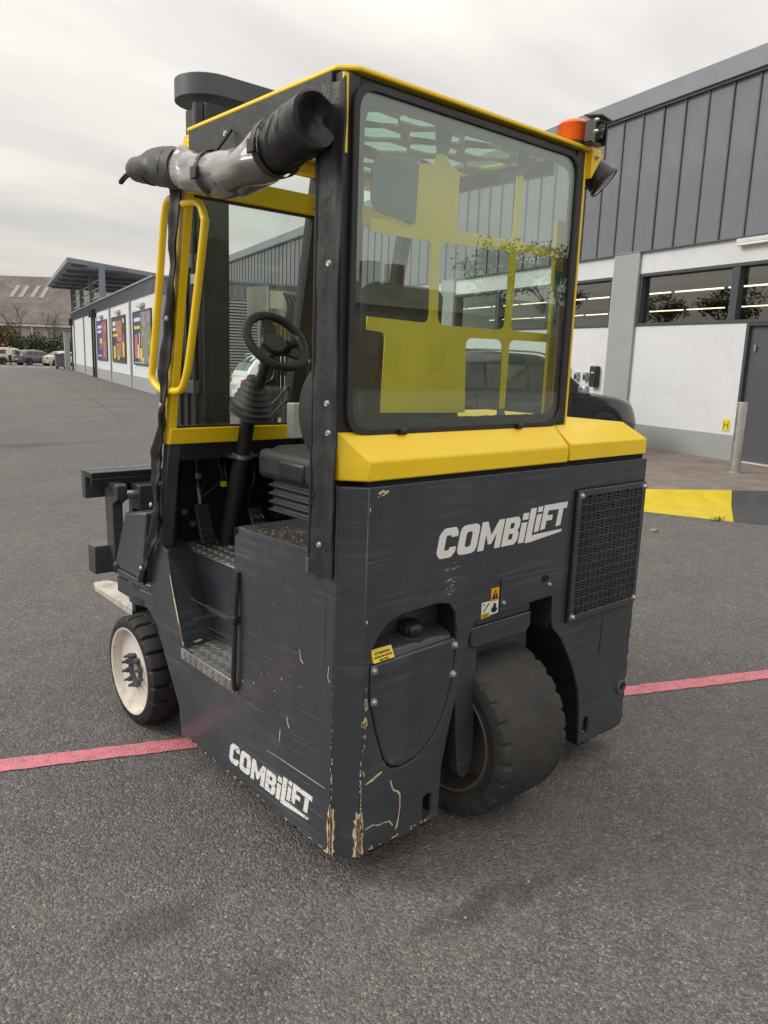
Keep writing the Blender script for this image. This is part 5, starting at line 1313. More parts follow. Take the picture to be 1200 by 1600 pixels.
# ---- low annex with posters
AS0, AS1, AOFF, AZ = 20.6, 57.0, 5.67, 4.42
def build_annex():
    an = thing('annex', 'low white rendered wing with grey ribbed fascia and poster bays', 'building', fpt(AS0, AOFF), FROT)
    W = AS1-AS0; Dp = AOFF
    def B(name, boxes, mat, **k):
        m = MB()
        for b in boxes: m.box(*b)
        return part(name, m, mat, an, **k)
    B('wall', [(0, W, -.3, 0, 0, 3.80), (W-.3, W, -Dp, -.3, 0, 3.8)], 'white_render')
    B('end_wall', [(-.004, .3, -Dp, -.004, 0, 3.80)], 'pale_panel')
    B('plinth', [(.004, W, 0, .03, 0, .56)], 'grey_render')
    for k, s in enumerate((26.65, 33.6, 40.6, 47.3, 54.6)): B('pilaster', [(s-AS0-.17, s-AS0+.17, 0, .07, 0, 3.80)], 'grey_render')
    B('fascia', [(-.05, W+.05, -.30, .03, 3.80, 4.36), (-.05, .25, -Dp, -.3, 3.80, 4.36)], 'cladding_trim')
    m = MB(); x = 0.0
    while x < W: m.box(x, x+.035, .03, .055, 3.805, 4.355); x += .25
    y = -.2
    while y > -Dp: m.box(-.075, -.05, y, y+.035, 3.805, 4.355); y -= .25
    part('fascia_rib', m, 'cladding_grey', an)['kind'] = 'stuff'
    B('roof_trim', [(-.10, W+.1, -.35, .09, 4.36, 4.44), (-.10, .3, -Dp, -.35, 4.36, 4.44)], 'cladding_trim')
    B('flat_roof', [(.3, W, -Dp, -.35, 4.30, 4.36)], 'cladding_trim')
    # louvre panels in the end wall
    lv = bpy.data.objects.new('louvre', None); COL.objects.link(lv); lv.parent = an
    part('louvre_backing', MB().box(-.012, -.006, -Dp+.05, -.75, .35, 3.72), 'dark_inside', lv)
    m = MB(); z = .38
    while z < 3.68:
        m.hexa([(-.09, -Dp+.06, z), (-.02, -Dp+.06, z+.035), (-.02, -.78, z+.035), (-.09, -.78, z), (-.09, -Dp+.06, z+.06), (-.02, -Dp+.06, z+.085), (-.02, -.78, z+.085), (-.09, -.78, z+.06)]); z += .115
    part('louvre_slat', m, 'louvre_grey', lv)['kind'] = 'stuff'
    m = MB()
    for y in (-.76, -2.4, -4.0, -Dp+.05): m.box(-.10, -.005, y-.04, y+.04, .33, 3.74)
    part('louvre_mullion', m, 'louvre_grey', lv)
    # downpipes with black hoppers
    for s, top, r in ((40.05, 3.95, .055), (41.2, 4.0, .06), (55.9, 3.9, .06)):
        x = s-AS0; m = MB(); m.cyl((x, .12, .0), (x, .12, top-.3), r, n=12); d = part('downpipe', m, 'black_plastic', an, smooth=40)
        part('hopper', MB().box(x-.20, x+.20, .03, .30, top-.45, top+.05), 'black_plastic', d, bev=.03)
build_annex()
def build_posters():
    specs = [(21.35, 25.72, 'large navy poster with orange product and silver tree picture, in dark frame', 'poster_navy'),
             (28.20, 32.70, 'large dark poster crowded with food pictures and yellow price tags', 'poster_dark'),
             (35.00, 39.50, 'large blue poster with red side picture and white headline', 'poster_blue')]
    for i, (a, b, lab, bg) in enumerate(specs):
        W = b-a; Hh = 2.10; t = fthing('poster', a, AOFF, 1.12, lab, 'poster', None)
        X = lambda u: W*(1-u)                    # u runs left to right as seen from the yard
        def patch(u0, u1, v0, v1, mat, nm, k=1): 
            m = MB(); m.box(X(u1), X(u0), .040, .040+.003*k, v0*Hh, v1*Hh); part(nm, m, mat, t)
        part('frame', MB().box(-.06, W+.06, 0, .06, -.06, .0).box(-.06, W+.06, 0, .06, Hh, Hh+.06).box(-.06, 0, 0, .06, 0, Hh).box(W, W+.06, 0, .06, 0, Hh), 'window_frame', t)
        part('sheet', MB().box(0, W, .02, .040, 0, Hh), bg, t)
        if i == 0:
            patch(.45, 1, .0, 1, 'print_grey', 'picture'); patch(.50, .66, .12, .72, 'print_green', 'picture', 2); patch(.78, .98, .2, .70, 'print_green', 'picture', 2); patch(.62, .72, .68, .95, 'print_food', 'picture', 3)
            patch(.06, .42, .83, .90, 'print_white', 'headline', 2); patch(.05, .40, .68, .74, 'print_yellow', 'price_tag', 2)
            patch(.10, .24, .38, .58, 'print_orange', 'picture', 2); patch(.08, .30, .10, .40, 'print_orange', 'picture', 2); patch(.26, .34, .10, .36, 'print_white', 'picture', 3); patch(.38, .50, .05, .30, 'print_yellow', 'price_tag', 3); patch(.34, .38, .35, .60, 'print_white', 'small_print', 3)
            patch(.54, .60, .04, .12, 'print_white', 'small_print', 3); patch(.03, .6, .01, .025, 'print_white', 'small_print', 3)
        elif i == 1:
            patch(.35, .75, .45, .92, 'print_food', 'picture'); patch(.30, .70, .10, .42, 'print_food', 'picture'); patch(.72, .95, .25, .60, 'print_red', 'picture'); patch(.58, .76, .60, .88, 'print_orange', 'picture', 2)
            patch(.06, .30, .82, .92, 'print_white', 'headline', 2); patch(.06, .30, .70, .78, 'print_white', 'headline', 2); patch(.06, .45, .57, .63, 'print_yellow', 'price_tag', 2); patch(.10, .24, .05, .35, 'print_yellow', 'price_tag', 2); patch(.42, .54, .03, .12, 'print_yellow', 'price_tag', 3); patch(.80, .92, .10, .42, 'print_yellow', 'price_tag', 3); patch(.84, .93, .86, .95, 'print_white', 'headline', 2)
        else:
            patch(.55, 1, .0, 1, 'print_red', 'picture'); patch(.68, .84, .1, .5, 'print_food', 'picture', 2); patch(.80, .95, .70, .95, 'print_orange', 'picture', 2)
            patch(.08, .50, .82, .90, 'print_white', 'headline', 2); patch(.08, .46, .70, .77, 'print_white', 'headline', 2); patch(.28, .52, .42, .56, 'print_yellow', 'price_tag', 2); patch(.32, .50, .26, .42, 'print_green', 'picture', 3); patch(.08, .48, .08, .11, 'print_white', 'small_print', 2)
        l = fthing('poster_lamp', (a+b)/2, AOFF, 3.42, ['white bulkhead lamp above the navy poster', 'white bulkhead lamp above the dark food poster', 'white bulkhead lamp above the blue poster'][i], 'lamp')
        part('case', MB().box(-.65, .60, .0, .16, 0, .15), 'alu_light', l, bev=.03); part('lens', MB().box(-.60, .55, .03, .14, -.03, .0), 'sticker_white', l)
build_posters()
def build_canopy():
    c = thing('rooftop_canopy', 'grey flat canopy on columns with rails above the low wing', 'canopy', fpt(39.3, 5.2, AZ-.1), FROT)
    z0, z1 = 2.20, 2.46
    q = [(0, 2.0), (21, 1.95), (23, -4.2), (5.6, -4.2)]
    part('roof_slab', MB().rings([[(x, y, z0) for x, y in q], [(x, y, z1) for x, y in q]]), 'cladding_trim', c)
    m = MB()
    for k in range(6): part("beam", MB().box(1.2+k*3.6, 1.5+k*3.6, -4.0 if k > 1 else -1.5, 1.7, z0-.18, z0-.002), "cladding_grey", c)
    for x, r in ((1.3, .17), (7.2, .14), (14.0, .14), (21.0, .2)): part('column', MB().box(x-r, x+r, -r, r, 0, z0-.0), 'cladding_trim', c)
    for x in (6.5, 12, 18): part('column', MB().box(x-.14, x+.14, -4.1, -3.8, 0, z0), 'cladding_trim', c)
    for z in (.55, 1.05, 1.55):
        part('rail', MB().box(1.3, 21, -.03, .03, z, z+.07), 'louvre_grey', c); part('rail', MB().box(6.4, 6.48, -4.0, 0, z, z+.07), 'louvre_grey', c)
    part('rail', MB().box(6.5, 22, -4.0, -3.94, 1.05, 1.12), 'louvre_grey', c)
build_canopy()

# ================================================================== VEHICLES
def lerp_tab(tab, t):
    for (a, b), (c, d) in zip(tab, tab[1:]):
        if a <= t <= c: return b+(d-b)*((t-a)/(c-a) if c > a else 0)
    return tab[-1][1] if t > tab[-1][0] else tab[0][1]
CARS = {
 'suv':   dict(L=4.6, W=1.86, lo=.26, belt=[(0, .80), (.02, 1.02), (.10, 1.06), (.3, 1.05), (.66, 1.02), (.72, 1.03), (.86, .98), (.95, .90), (.99, .74), (1, .62)], roof=[(.02, 1.06), (.06, 1.40), (.12, 1.62), (.35, 1.68), (.52, 1.66), (.60, 1.56), (.735, 1.03)], ws=(.565, .725), rw=(.035, .10), side=[(.09, .26), (.27, .44), (.455, .60)], wheels=(.17, .80), R=.36),
 'mpv':   dict(L=4.2, W=1.72, lo=.22, belt=[(0, .62), (.015, .90), (.08, .97), (.3, .96), (.70, .93), (.80, .96), (.90, .86), (.98, .66), (1, .5)], roof=[(.01, .97), (.06, 1.42), (.14, 1.57), (.40, 1.61), (.55, 1.55), (.82, .95)], ws=(.58, .80), rw=(.02, .075), side=[(.10, .26), (.28, .44), (.46, .62)], wheels=(.18, .80), R=.31),
 'hatch': dict(L=4.15, W=1.74, lo=.20, belt=[(0, .60), (.015, .86), (.09, .93), (.3, .92), (.68, .90), (.76, .92), (.90, .80), (.98, .60), (1, .45)], roof=[(.02, .93), (.09, 1.25), (.18, 1.42), (.40, 1.46), (.54, 1.41), (.78, .91)], ws=(.575, .765), rw=(.035, .13), side=[(.15, .28), (.30, .45), (.47, .62)], wheels=(.18, .81), R=.31),
 'saloon':dict(L=4.5, W=1.76, lo=.20, belt=[(0, .55), (.01, .86), (.06, .96), (.18, .99), (.3, .94), (.66, .90), (.72, .92), (.88, .82), (.98, .62), (1, .48)], roof=[(.14, .97), (.30, 1.36), (.42, 1.43), (.54, 1.40), (.73, .91)], ws=(.565, .72), rw=(.165, .285), side=[(.30, .42), (.44, .60)], wheels=(.18, .80), R=.31),
}
def make_car(kind, paint, name, label, loc, rotz, group=None, glassm='car_glass'):
    c = CARS[kind]; L, W = c['L'], c['W']; car = thing(name, label, 'car', loc, rotz, group)
    X = lambda t: -L/2+t*L
    def wid(t): return W/2*min(1, (1-max(0, (abs(t-.5)-.34)/.16)**2*.20))
    # lower body
    ts = sorted(set([0, .006, .015, .03, .06, .10, .16, .22, .30, .40, .50, .60, .66, .70, .74, .80, .86, .91, .95, .98, .993, 1.0]))
    rings = []
    for t in ts:
        w = wid(t); zb = lerp_tab(c['belt'], t); lo = c['lo']+(.12 if t in (0, 1.0) else .04 if t < .02 or t > .98 else 0); mid = lo+(zb-lo)*.55
        half = [(w*.80, lo), (w*.94, lo+.03), (w*.985, lo+(zb-lo)*.25), (w, mid), (w*.985, zb-.10), (w*.95, zb-.03), (w*.86, zb+.005), (w*.45, zb+.03)]
        if zb-.10 < mid: half[4] = (w*.97, (mid+zb)/2)
        x = X(t)
        rings.append([(x, y, z) for y, z in half]+[(x, -y, z) for y, z in reversed(half)])
    part('body', MB().rings(rings), paint, car, smooth=42)
    # cabin
    rf = c['roof']; t0, t1 = rf[0][0], rf[-1][0]
    cts = [t0+(t1-t0)*k/26 for k in range(27)]
    def sec(t):
        zb = lerp_tab(c['belt'], t)-.02; zr = max(lerp_tab(rf, t), zb+.012); w = wid(t); k = min(1, (zr-zb)/.5)
        return w, zb, zr, k
    rings = []
    for t in cts:
        w, zb, zr, k = sec(t); x = X(t)
        half = [(w*.93, zb), (w*(.93-.11*k), zb+(zr-zb)*.72), (w*(.90-.14*k), zb+(zr-zb)*.90), (w*(.80-.16*k), zr-.004), (w*.30, zr+.012*k)]
        rings.append([(x, y, z) for y, z in half]+[(x, -y, z) for y, z in reversed(half)])
    part('cabin', MB().rings(rings), paint, car, smooth=45)
    # side glass: proud strips on the cabin flank
    for s in (1, -1):
        for (a, b) in c['side']:
            n = 6; pts = []
            for k in range(n+1):
                t = a+(b-a)*k/n; w, zb, zr, kk = sec(t)
                f0, f1 = .10, .70
                y0 = (w*.93+(w*(.93-.11*kk)-w*.93)*(f0/.72)+.006)*s; y1 = (w*.93+(w*(.93-.11*kk)-w*.93)*(f1/.72)+.006)*s
                pts.append((X(t), y0, zb+(zr-zb)*f0, y1, zb+(zr-zb)*f1))
            m = MB()
            for p, q in zip(pts, pts[1:]): m.quad((p[0], p[1], p[2]), (q[0], q[1], q[2]), (q[0], q[3], q[4]), (p[0], p[3], p[4]))
            part('side_window', m, glassm, car)
        # mirror, lights
        tm = c['ws'][1]-.055; w, zb, zr, kk = sec(tm)
        m = MB(); y = (W/2+.09)*s; m.box(X(tm)-.07, X(tm)+.07, min(y-.09*s, y+.09*s), max(y-.09*s, y+.09*s), zb+.03, zb+.17); mr = part('mirror', m, 'alloy' if kind == 'suv' else 'car_trim', car, bev=.035, seg=3)
        y = wid(.01)*s; m = MB(); zb = lerp_tab(c['belt'], .02)
        m.hexa([(X(.002)-.012, y*.66, zb-.26), (X(.002)-.012, y*.985, zb-.24), (X(.04), y*1.012, zb-.22), (X(.02), y*.7, zb-.24), (X(.006)-.008, y*.68, zb-.06), (X(.006)-.008, y*.985, zb-.05), (X(.045), y*1.012, zb-.05), (X(.02), y*.7, zb-.06)]); part('tail_light', m, 'red_lens', car)
        y = wid(.96)*s; zb = lerp_tab(c['belt'], .955)
        m = MB(); m.hexa([(X(.925), y*1.03, zb-.15), (X(.975), y*.86, zb-.22), (X(.985), y*.62, zb-.24), (X(.93), y*.8, zb-.2), (X(.905), y*1.01, zb-.04), (X(.963), y*.86, zb-.08), (X(.970), y*.64, zb-.10), (X(.92), y*.8, zb-.05)]); part('headlight', m, 'lamp_lens', car)
        for t in c['wheels']:
            wh = bpy.data.objects.new('wheel', None); COL.objects.link(wh); wh.parent = car; wh.location = (X(t), (W/2-.082)*s, c['R'])
            Rr = c['R']
            m = MB(); m.lathe([(Rr*.62, .10), (Rr*.70, .112), (Rr*.93, .108), (Rr, .085), (Rr, -.09), (Rr*.6, -.10)], (0, 0, 0), (0, s, 0), 32); part('tyre', m, 'car_trim', wh, smooth=40)
            m = MB(); m.lathe([(Rr*.66, .095), (Rr*.60, .085), (Rr*.55, .06), (Rr*.2, .08), (.001, .085)], (0, 0, 0), (0, s, 0), 24); part('rim', m, 'alloy', wh, smooth=40)
            m = MB(); rings = []
            for k in range(15):
                a = math.pi*(k/14.)*1.12-.06*math.pi; rr = Rr+.045; y0, y1 = (W/2-.035)*s, (W/2+.012)*s
                cc, ss = math.cos(a), math.sin(a)
                rings.append([(X(t)+cc*rr, y0, Rr+ss*rr), (X(t)+cc*rr, y1, Rr+ss*rr), (X(t)+cc*(rr+.06), y1, Rr+ss*(rr+.06)), (X(t)+cc*(rr+.06), y0, Rr+ss*(rr+.06))])
            m.rings(rings); part('wheel_arch', m, 'car_trim', car, smooth=40)
            m = MB(); m.lathe([(Rr+.046, 0), (.001, 0)], (X(t), (W/2+.004)*s, Rr), (0, s, 0), 28); part('arch_shadow', m, 'car_trim', car)
        # door lines and handles
        for t in ((c['side'][-1][0]-.008), c['side'][-1][1]+.05, c['side'][0][1]-.04):
            m = MB(); zb = lerp_tab(c['belt'], t)
            m.box(X(t)-.004, X(t)+.004, min((W/2-.06)*s, (W/2+.0015)*s), max((W/2-.06)*s, (W/2+.0015)*s), c['lo']+.12, zb-.05); part('door_gap', m, 'car_trim', car)
        for t in (c['side'][-1][0]+.02, c['side'][max(0, len(c['side'])-2)][0]+.02):
            m = MB(); m.box(X(t), X(t)+.18, min((W/2-.02)*s, (W/2+.022)*s), max((W/2-.02)*s, (W/2+.022)*s), .80, .83); part('door_handle', m, paint, car, bev=.008)
        m = MB(); m.box(X(c['wheels'][0])+c['R']+.1, X(c['wheels'][1])-c['R']-.1, min((W/2-.03)*s, (W/2+.006)*s), max((W/2-.03)*s, (W/2+.006)*s), c['lo'], c['lo']+.14); part('sill', m, 'car_trim', car, bev=.01)
    def screen(a, b, nm):
        n = 5; m = MB(); rows = []
        for k in range(n+1):
            t = a+(b-a)*k/n; w, zb, zr, kk = sec(t); hw = w*(.80-.16*kk)*.97
            rows.append((X(t), hw, zr))
        for p, q in zip(rows, rows[1:]):
            m.quad((p[0], p[1], p[2]+.008), (p[0], -p[1], p[2]+.008), (q[0], -q[1], q[2]+.008), (q[0], q[1], q[2]+.008))
            m.quad((p[0], p[1]*.3, p[2]+.022), (p[0], -p[1]*.3, p[2]+.022), (q[0], -q[1]*.3, q[2]+.022), (q[0], q[1]*.3, q[2]+.022))
        part(nm, m, glassm, car)
    screen(*c['ws'], 'windscreen'); screen(*c['rw'], 'rear_screen')
    w0 = wid(.004)
    part('number_plate', MB().box(X(0)-.02, X(0)+.01, -.26, .26, c['lo']+.30, c['lo']+.41), 'sticker_white', car)
    part('bumper', MB().box(X(0)-.015, X(0)+.10, -w0*.96, w0*.96, c['lo']+.02, c['lo']+.22), paint if kind != 'suv' else 'car_trim', car, bev=.04, seg=3)
    part('bumper', MB().box(X(1)-.10, X(1)+.012, -w0*.93, w0*.93, c['lo']+.04, c['lo']+.22), 'car_trim', car, bev=.04, seg=3)
    if kind == 'suv':
        for s in (1, -1):
            y = W/2*.66*s; part('roof_rail', MB().tube(bez([(X(.10), y, 1.63), (X(.2), y, 1.70), (X(.5), y, 1.70), (X(.57), y, 1.62)], 5), .016, 8), 'zinc', car, smooth=50)
    return car
# nose to the wall
def fcar(kind, paint, name, label, s, off, z): return make_car(kind, paint, name, label, fpt(s, off, z), FROT-math.pi/2, None, 'suv_pane')
fcar('suv', 'car_graphite', 'parked_car', 'dark graphite sport utility car parked nose to the shop wall', 1.35, 3.02, PZ)
fcar('suv', 'car_white', 'parked_car', 'white car parked nose to the shop wall before the louvred end wall', 10.95, 3.0, 0)
make_car('mpv', 'car_gold', 'parked_car', 'pale gold people carrier parked by the hedge', (21.1, 78.3, 0), R_(12))
make_car('hatch', 'car_navy', 'parked_car', 'dark hatchback parked between the gold and the cream cars', (23.2, 77.6, 0), R_(12))
make_car('saloon', 'car_cream', 'parked_car', 'cream saloon parked next to the white wing', (25.6, 76.9, 0), R_(12))

# ================================================================== FAR THINGS
def build_person():
    t = thing('person', 'person in pale shirt and black trousers walking past the gold car', 'person', (20.1, 75.4, 0), R_(20))
    V = [(0, 0, .95), (0, 0, 1.18), (0, 0, 1.38), (0, .0, 1.50), (0, .02, 1.62), (0, .02, 1.72),
         (.19, 0, 1.40), (.25, -.02, 1.14), (.23, .12, .92), (-.19, 0, 1.40), (-.25, .02, 1.14), (-.24, .0, .90),
         (.10, 0, .90), (.11, .10, .50), (.11, .06, .08), (.11, .22, .04), (-.10, 0, .90), (-.10, -.06, .50), (-.10, -.20, .09), (-.10, -.06, .04)]
    E = [(0, 1), (1, 2), (2, 3), (3, 4), (4, 5), (2, 6), (6, 7), (7, 8), (2, 9), (9, 10), (10, 11), (0, 12), (12, 13), (13, 14), (14, 15), (0, 16), (16, 17), (17, 18), (18, 19)]
    Rr = [.15, .15, .16, .06, .095, .085, .065, .05, .04, .065, .05, .04, .09, .065, .05, .035, .09, .065, .05, .035]
    me = bpy.data.meshes.new('person_body'); me.from_pydata(V, E, []); 
    o = bpy.data.objects.new('body', me); COL.objects.link(o); o.parent = t; me.materials.append(MATS['person_clothes'])
    md = o.modifiers.new('skin', 'SKIN'); 
    sk = me.skin_vertices.new() if len(me.skin_vertices) == 0 and hasattr(me.skin_vertices, 'new') else None
    if len(me.skin_vertices) == 0:
        bm = bmesh.new(); bm.from_mesh(me); bm.verts.layers.skin.verify(); bm.to_mesh(me); bm.free()
    for i, s in enumerate(me.skin_vertices[0].data): s.radius = (Rr[i], Rr[i]*.8); s.use_root = (i == 0)
    o.modifiers.new('sub', 'SUBSURF').render_levels = 1
build_person()

def branch_tree(mb, base, h, seed, lean=.1, levels=4, r0=.12):
    r = random.Random(seed); tips = []
    def grow(p, d, L, rad, lv):
        n = 4; pts = [p]; q = p
        dd = d.copy()
        for k in range(n):
            dd = (dd+Vector((r.uniform(-.16, .16), r.uniform(-.16, .16), r.uniform(-.03, .12)))).normalized(); q = q+dd*(L/n); pts.append(q)
        mb.tube(pts, [rad*(1-.45*k/n) for k in range(n+1)], 7 if lv > 1 else 4, lv > 2)
        tips.append((q, lv))
        if lv <= 0: return
        for k in range(r.randint(3, 4)):
            t = r.uniform(.45, 1.0); i = min(int(t*n), n-1); s = pts[i].lerp(pts[i+1], t*n-i)
            a = r.uniform(0, 6.28); sp = r.uniform(.45, .95)
            e = (dd+Vector((math.cos(a)*sp, math.sin(a)*sp, r.uniform(-.05, .35)))).normalized()
            grow(s, e, L*r.uniform(.55, .75), rad*.45, lv-1)
    grow(Vector(base), Vector((lean*.2, 0, 1)), h*.42, r0, levels); return tips
def bare_tree(loc, h, seed, label):
    t = thing('bare_tree', label, 'tree', loc, 0, None)
    m = MB(); m.tube([(0, 0, -.05), (0, 0, h*.12)], [.20, .16], 8); tips = branch_tree(m, (0, 0, h*.10), h, seed, r0=.15, levels=4)
    # trunk and twigs in two parts
    part('trunk', MB().tube([(0, 0, -.05), (0, 0, h*.16)], [.24, .17], 10), 'bark', t); part('crown', m, 'bark', t)
bare_tree((29.6, 104.0, 0), 7.4, 3, 'bare tree with spreading twigs behind the gold car')
bare_tree((32.4, 102.0, 0), 7.0, 9, 'bare tree with spreading twigs behind the cream saloon')
def leaf_cloud(mb, centre, rad, n, size, r, flat=1.0):
    c = Vector(centre)
    for _ in range(n):
        d = Vector((r.gauss(0, 1), r.gauss(0, 1), r.gauss(0, 1)*flat)).normalized()*(r.random()**.45)
        p = c+Vector((d.x*rad[0], d.y*rad[1], d.z*rad[2])); a = Vector((r.uniform(-1, 1), r.uniform(-1, 1), r.uniform(-1, 1))).normalized(); b = a.orthogonal().normalized(); e = a.cross(b)
        s = size*r.uniform(.5, 1.3); mb.quad(p-b*s, p+e*s*.55, p+b*s, p-e*s*.55)
def hedge(a, b, h, w, seed, label):
    r = random.Random(seed); a = Vector(a); b = Vector(b); t = thing('hedge', label, 'hedge', (*((a+b)/2), 0), 0)
    o = (a+b)/2; m = MB(); L = (b-a).length; n = int(L/1.1)
    for k in range(n+1):
        p = a.lerp(b, k/n)-o; hh = h*r.uniform(.82, 1.10)
        for zz in (.25, .55, .80): leaf_cloud(m, (p.x+r.uniform(-.3, .3), p.y+r.uniform(-.4, .4), hh*zz), (1.1, w*.6, hh*.28), 230, .16, r)
    part('foliage', m, 'hedge_leaf', t)
    d = (b-a).normalized(); nn = Vector((-d.y, d.x))
    m = MB()
    for k in range(n*2+1):
        p = a.lerp(b, k/(n*2))-o; m.tube([(p.x, p.y, -.02), (p.x+r.uniform(-.2, .2), p.y+r.uniform(-.2, .2), h*.6)], [.05, .02], 5)
    part('stem', m, 'bark', t)
hedge((13.0, 108.0), (26.8, 98.9), 3.9, 2.4, 4, 'tall olive green hedge behind the gold people carrier')
hedge((27.4, 98.0), (34.5, 92.0), 3.1, 2.2, 5, 'dark trimmed hedge behind the cream saloon')
def build_warehouse():
    ang = math.atan2(-.66, .75); t = thing('warehouse', 'old warehouse with broad grey sheet roof and pale roof lights', 'building', (42, 139, 0), ang)
    def B(nm, b, mat): return part(nm, MB().box(*b), mat, t)
    B('wall', (-45, 22, 0, .4, 0, 5.4), 'far_wall'); B('brick_wall', (-45, -3.4, -.06, -.002, 0, 5.35), 'far_brick')
    m = MB(); e0, e1, zz0, zz1 = -.5, 16, 5.5, 14.6
    m.rings([[(-46, e0, zz0), (23, e0, zz0), (3, e1, zz1), (-46, e1, zz1)], [(-46, e0, zz0+.25), (23, e0, zz0+.25), (3, e1, zz1+.25), (-46, e1, zz1+.25)]])
    rf = part('roof', m, 'far_roof', t)
    part('roof', MB().quad((-46, 16, 14.8), (3, 16, 14.8), (23, 32.5, 5.5), (-46, 32.5, 5.5)).quad((23, -.5, 5.6), (23, 32.5, 5.5), (3, 16, 14.8)), 'far_roof', t)
    for x in (-7.6, -5.9, -3.9, -2.2, -12, -14):
        def P3(x, f): return (x+f*.0, e0+(e1-e0)*f-.06, zz0+.3+(zz1-zz0)*f)
        m = MB(); a, b = P3(x-.4, .52), P3(x+.4, .52); c, d = P3(x-.1, .78), P3(x-.9, .78); m.quad(a, b, c, d); part('roof_light', m, 'far_skylight', rf)
    B('gutter', (-45, 22, -.75, -.5, 5.25, 5.55), 'far_gutter'); part('downpipe', MB().cyl((-.3, -.4, 0), (-.3, -.4, 5.3), .16, n=10), 'far_gutter', t)
    B('window', (2.2, 4.6, -.06, -.002, 3.2, 4.9), 'far_skylight'); B('wall_end', (21.6, 22, .4, 32, 0, 5.4), 'far_wall')
build_warehouse()
# dashes of a parking line and a tar seam
for k in range(9):
    a = Vector((16.2, 72.4)); d = Vector((.855, -.52)).normalized(); p = a+d*k*1.13; n = Vector((-d.y, d.x))*.28
    m = MB(); q = p+d*.55; m.quad((*(p-n), .004), (*(q-n), .004), (*(q+n), .004), (*(p+n), .004)); struct('road_marking', m, 'white_road_paint')
m = MB(); seam = bez([(16.9, 62.0, .004), (12.6, 42, .004), (8.8, 26, .004), (6.2, 16.5, .004)], 8)
for a, b in zip(seam, seam[1:]): m.quad((a.x-.02, a.y, .004), (a.x+.02, a.y, .004), (b.x+.02, b.y, .004), (b.x-.02, b.y, .004))
struct('tar_seam', m, 'kerb_black')
t = thing('wheeled_bin', 'grey wheeled bin beside the far corner of the white wing', 'bin', (*fpt(59.5, 6.4)[:2], 0), FROT)
part('bin_body', MB().hexa([(-.45, -.40, .18), (.45, -.40, .18), (.45, .4, .18), (-.45, .4, .18), (-.55, -.48, 1.1), (.55, -.48, 1.1), (.55, .48, 1.1), (-.55, .48, 1.1)]), 'cladding_grey', t, bev=.04)
part('lid', MB().rings([[(-.58, -.52, 1.1), (.58, -.52, 1.1), (.58, .52, 1.1), (-.58, .52, 1.1)], [(-.5, -.45, 1.24), (.5, -.45, 1.24), (.5, .45, 1.24), (-.5, .45, 1.24)]]), 'cladding_seam', t, bev=.03)
for x in (-.35, .35):
    for y in (-.3, .3): part('wheel', MB().cyl((x-.04, y, .1), (x+.04, y, .1), .1, n=14), 'car_trim', t, smooth=40)
t = thing('meter_pillar', 'slim pale utility pillar against the far corner of the wing', 'utility pillar', (*fpt(58.2, 6.0)[:2], 0), FROT)
part('cabinet', MB().box(-.25, .25, -.2, .2, 0, 3.0), 'louvre_grey', t, bev=.03); part('cap', MB().box(-.3, .3, -.25, .25, 3.0, 3.1), 'cladding_grey', t, bev=.02)

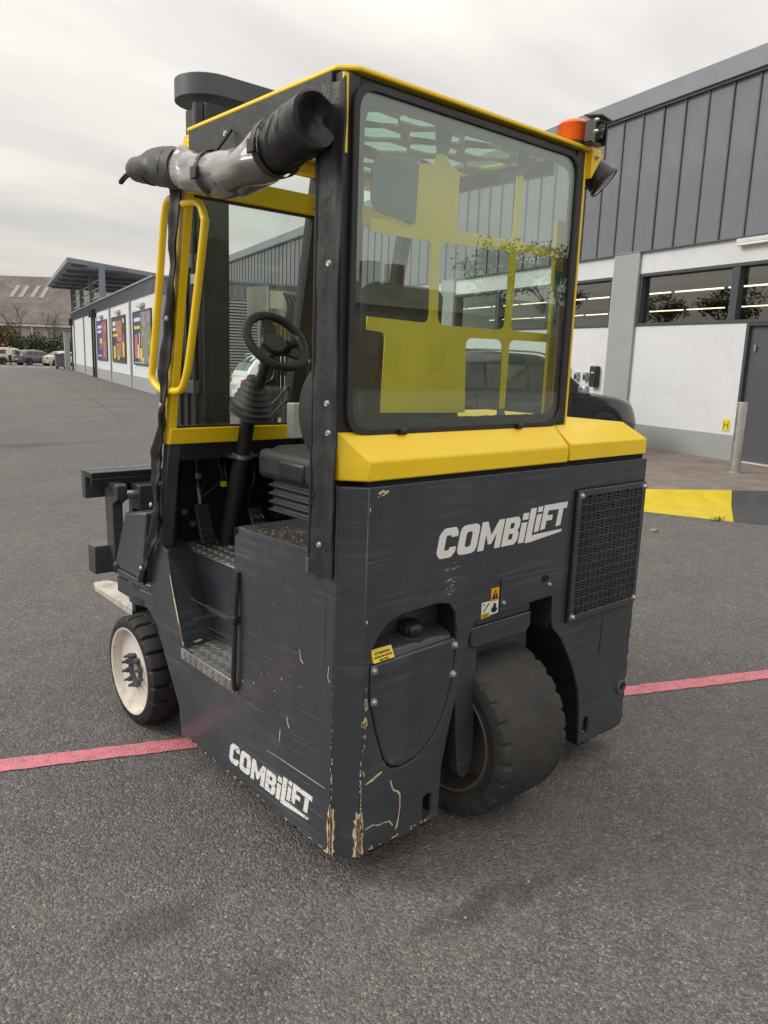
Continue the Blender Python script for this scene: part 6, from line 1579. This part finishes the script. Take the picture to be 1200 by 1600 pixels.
# ---- what stands behind the camera and mirrors in the rear glass
def build_behind():
    t = thing('brick_terrace', 'long low brick building with chimneys across the yard from the forklift', 'building', (19.0, -31.0, 0), 0)
    part('wall', MB().box(-20, 42, -6, 0, 0, 4.6), 'brick_behind', t)
    part('roof', MB().rings([[(-20.4, -6.4, 4.5), (42.4, -6.4, 4.5), (42.4, .4, 4.5), (-20.4, .4, 4.5)], [(-20.4, -3.2, 6.0), (42.4, -3.2, 6.0), (42.4, -2.8, 6.0), (-20.4, -2.8, 6.0)]]), 'far_roof', t)
    for x in (-14, -3, 6, 9.5, 11.4): part('chimney', MB().box(x-.45, x+.45, -3.4, -2.6, 5.4, 7.2), 'brick_behind', t)
    for k in range(16):
        x = -18+k*3.7; w = part('window', MB().box(x, x+1.4, -.02, .03, 1.2, 2.7), 'car_glass', t); part('frame', MB().box(x-.06, x+1.46, .0, .05, 1.1, 1.2).box(x-.06, x+1.46, .0, .05, 2.7, 2.78).box(x-.06, x, .0, .05, 1.2, 2.7).box(x+1.4, x+1.46, .0, .05, 1.2, 2.7), 'window_frame', w)
    for (x, y, h, sd, lab) in ((35.0, -29.5, 8.8, 21, 'leafy tree before the brick building, nearest its chimneys'), (39.5, -28.5, 10.2, 22, 'tallest leafy tree before the brick building'), (44.5, -30.0, 8.6, 23, 'leafy tree before the brick building beyond the tallest one')):
        tr = thing('leafy_tree', lab, 'tree', (x, y, 0), 0); m = MB(); r = random.Random(sd)
        m.tube([(0, 0, -.05), (0, 0, h*.14)], [.22, .19], 8); tips = branch_tree(m, (0, 0, h*.12), h, sd, levels=3, r0=.18); part('trunk', m, 'bark', tr)
        m = MB()
        for p, lv in tips:
            if lv <= 1: leaf_cloud(m, p, (.75, .75, .6), 34, .13, r)
        part('crown', m, 'tree_leaf', tr)
        if sd == 22:
            for k, (x2, y2, lab2) in enumerate(((-16, 44, 'leafy tree across the yard mirrored in the shop window'), (-21, 58, 'leafy tree farther across the yard'), (-9.5, 60, 'leafy tree across the yard by the far fence'))):
                c2 = copy_tree(tr); c2.location = (x2, y2, 0); c2.rotation_euler = (0, 0, 1.3*k+.6); c2.scale = (1, 1, .8+.1*k); c2['label'] = lab2
build_behind()

# ---- litter
def build_litter():
    m = MB()
    for _ in range(150):
        x, y = rnd.uniform(-1.6, 2.8), rnd.uniform(-1.1, 2.6); s = rnd.uniform(.0015, .0045) if rnd.random() < .93 else .007
        c = Vector((x, y, s*.5)); ring = []
        pts = [c+Vector((s*rnd.uniform(.6, 1.1)*math.cos(a), s*rnd.uniform(.6, 1.1)*math.sin(a), 0)) for a in (0, 1.25, 2.5, 3.8, 5.0)]
        m.rings([[(p.x, p.y, 0) for p in pts], [(p.x, p.y, s*.5) for p in pts], [(c.x+(p.x-c.x)*.5, c.y+(p.y-c.y)*.5, s*.95) for p in pts]])
    o = part('loose_grit', m, 'pebble', None); tag(o, 'pale loose grit scattered on the asphalt', 'grit', kind='stuff')
    m = MB(); m.rings([[(-.05, -.02, .006), (0, -.035, .012), (.06, -.01, .004), (.075, .01, .010), (.02, .04, .02), (-.04, .03, .012)], [(-.05, -.02, .009), (0, -.035, .015), (.06, -.01, .007), (.075, .01, .013), (.02, .04, .023), (-.04, .03, .015)]])
    o = part('fallen_leaf', m, 'dry_leaf', None); o.location = (5.76, 2.28, 0); tag(o, 'brown curled dry leaf on the asphalt before the yellow kerb', 'leaf')
    w = thing('weed', 'small green weed growing at the foot of the yellow kerb', 'plant', (6.93, 2.17, 0), 0); m = MB()
    for _ in range(46):
        a = rnd.uniform(0, 6.28); x, y = rnd.uniform(-.10, .10), rnd.uniform(-.03, .05); h = rnd.uniform(.02, .055); d = Vector((math.cos(a), math.sin(a)))*rnd.uniform(.01, .04); s = .007
        m.quad((x-s, y, 0), (x+s, y, 0), (x+s*.6+d.x*.6, y+d.y*.6, h*.8), (x+d.x, y+d.y, h))
    part('leaves', m, 'weed_leaf', w)
build_litter()
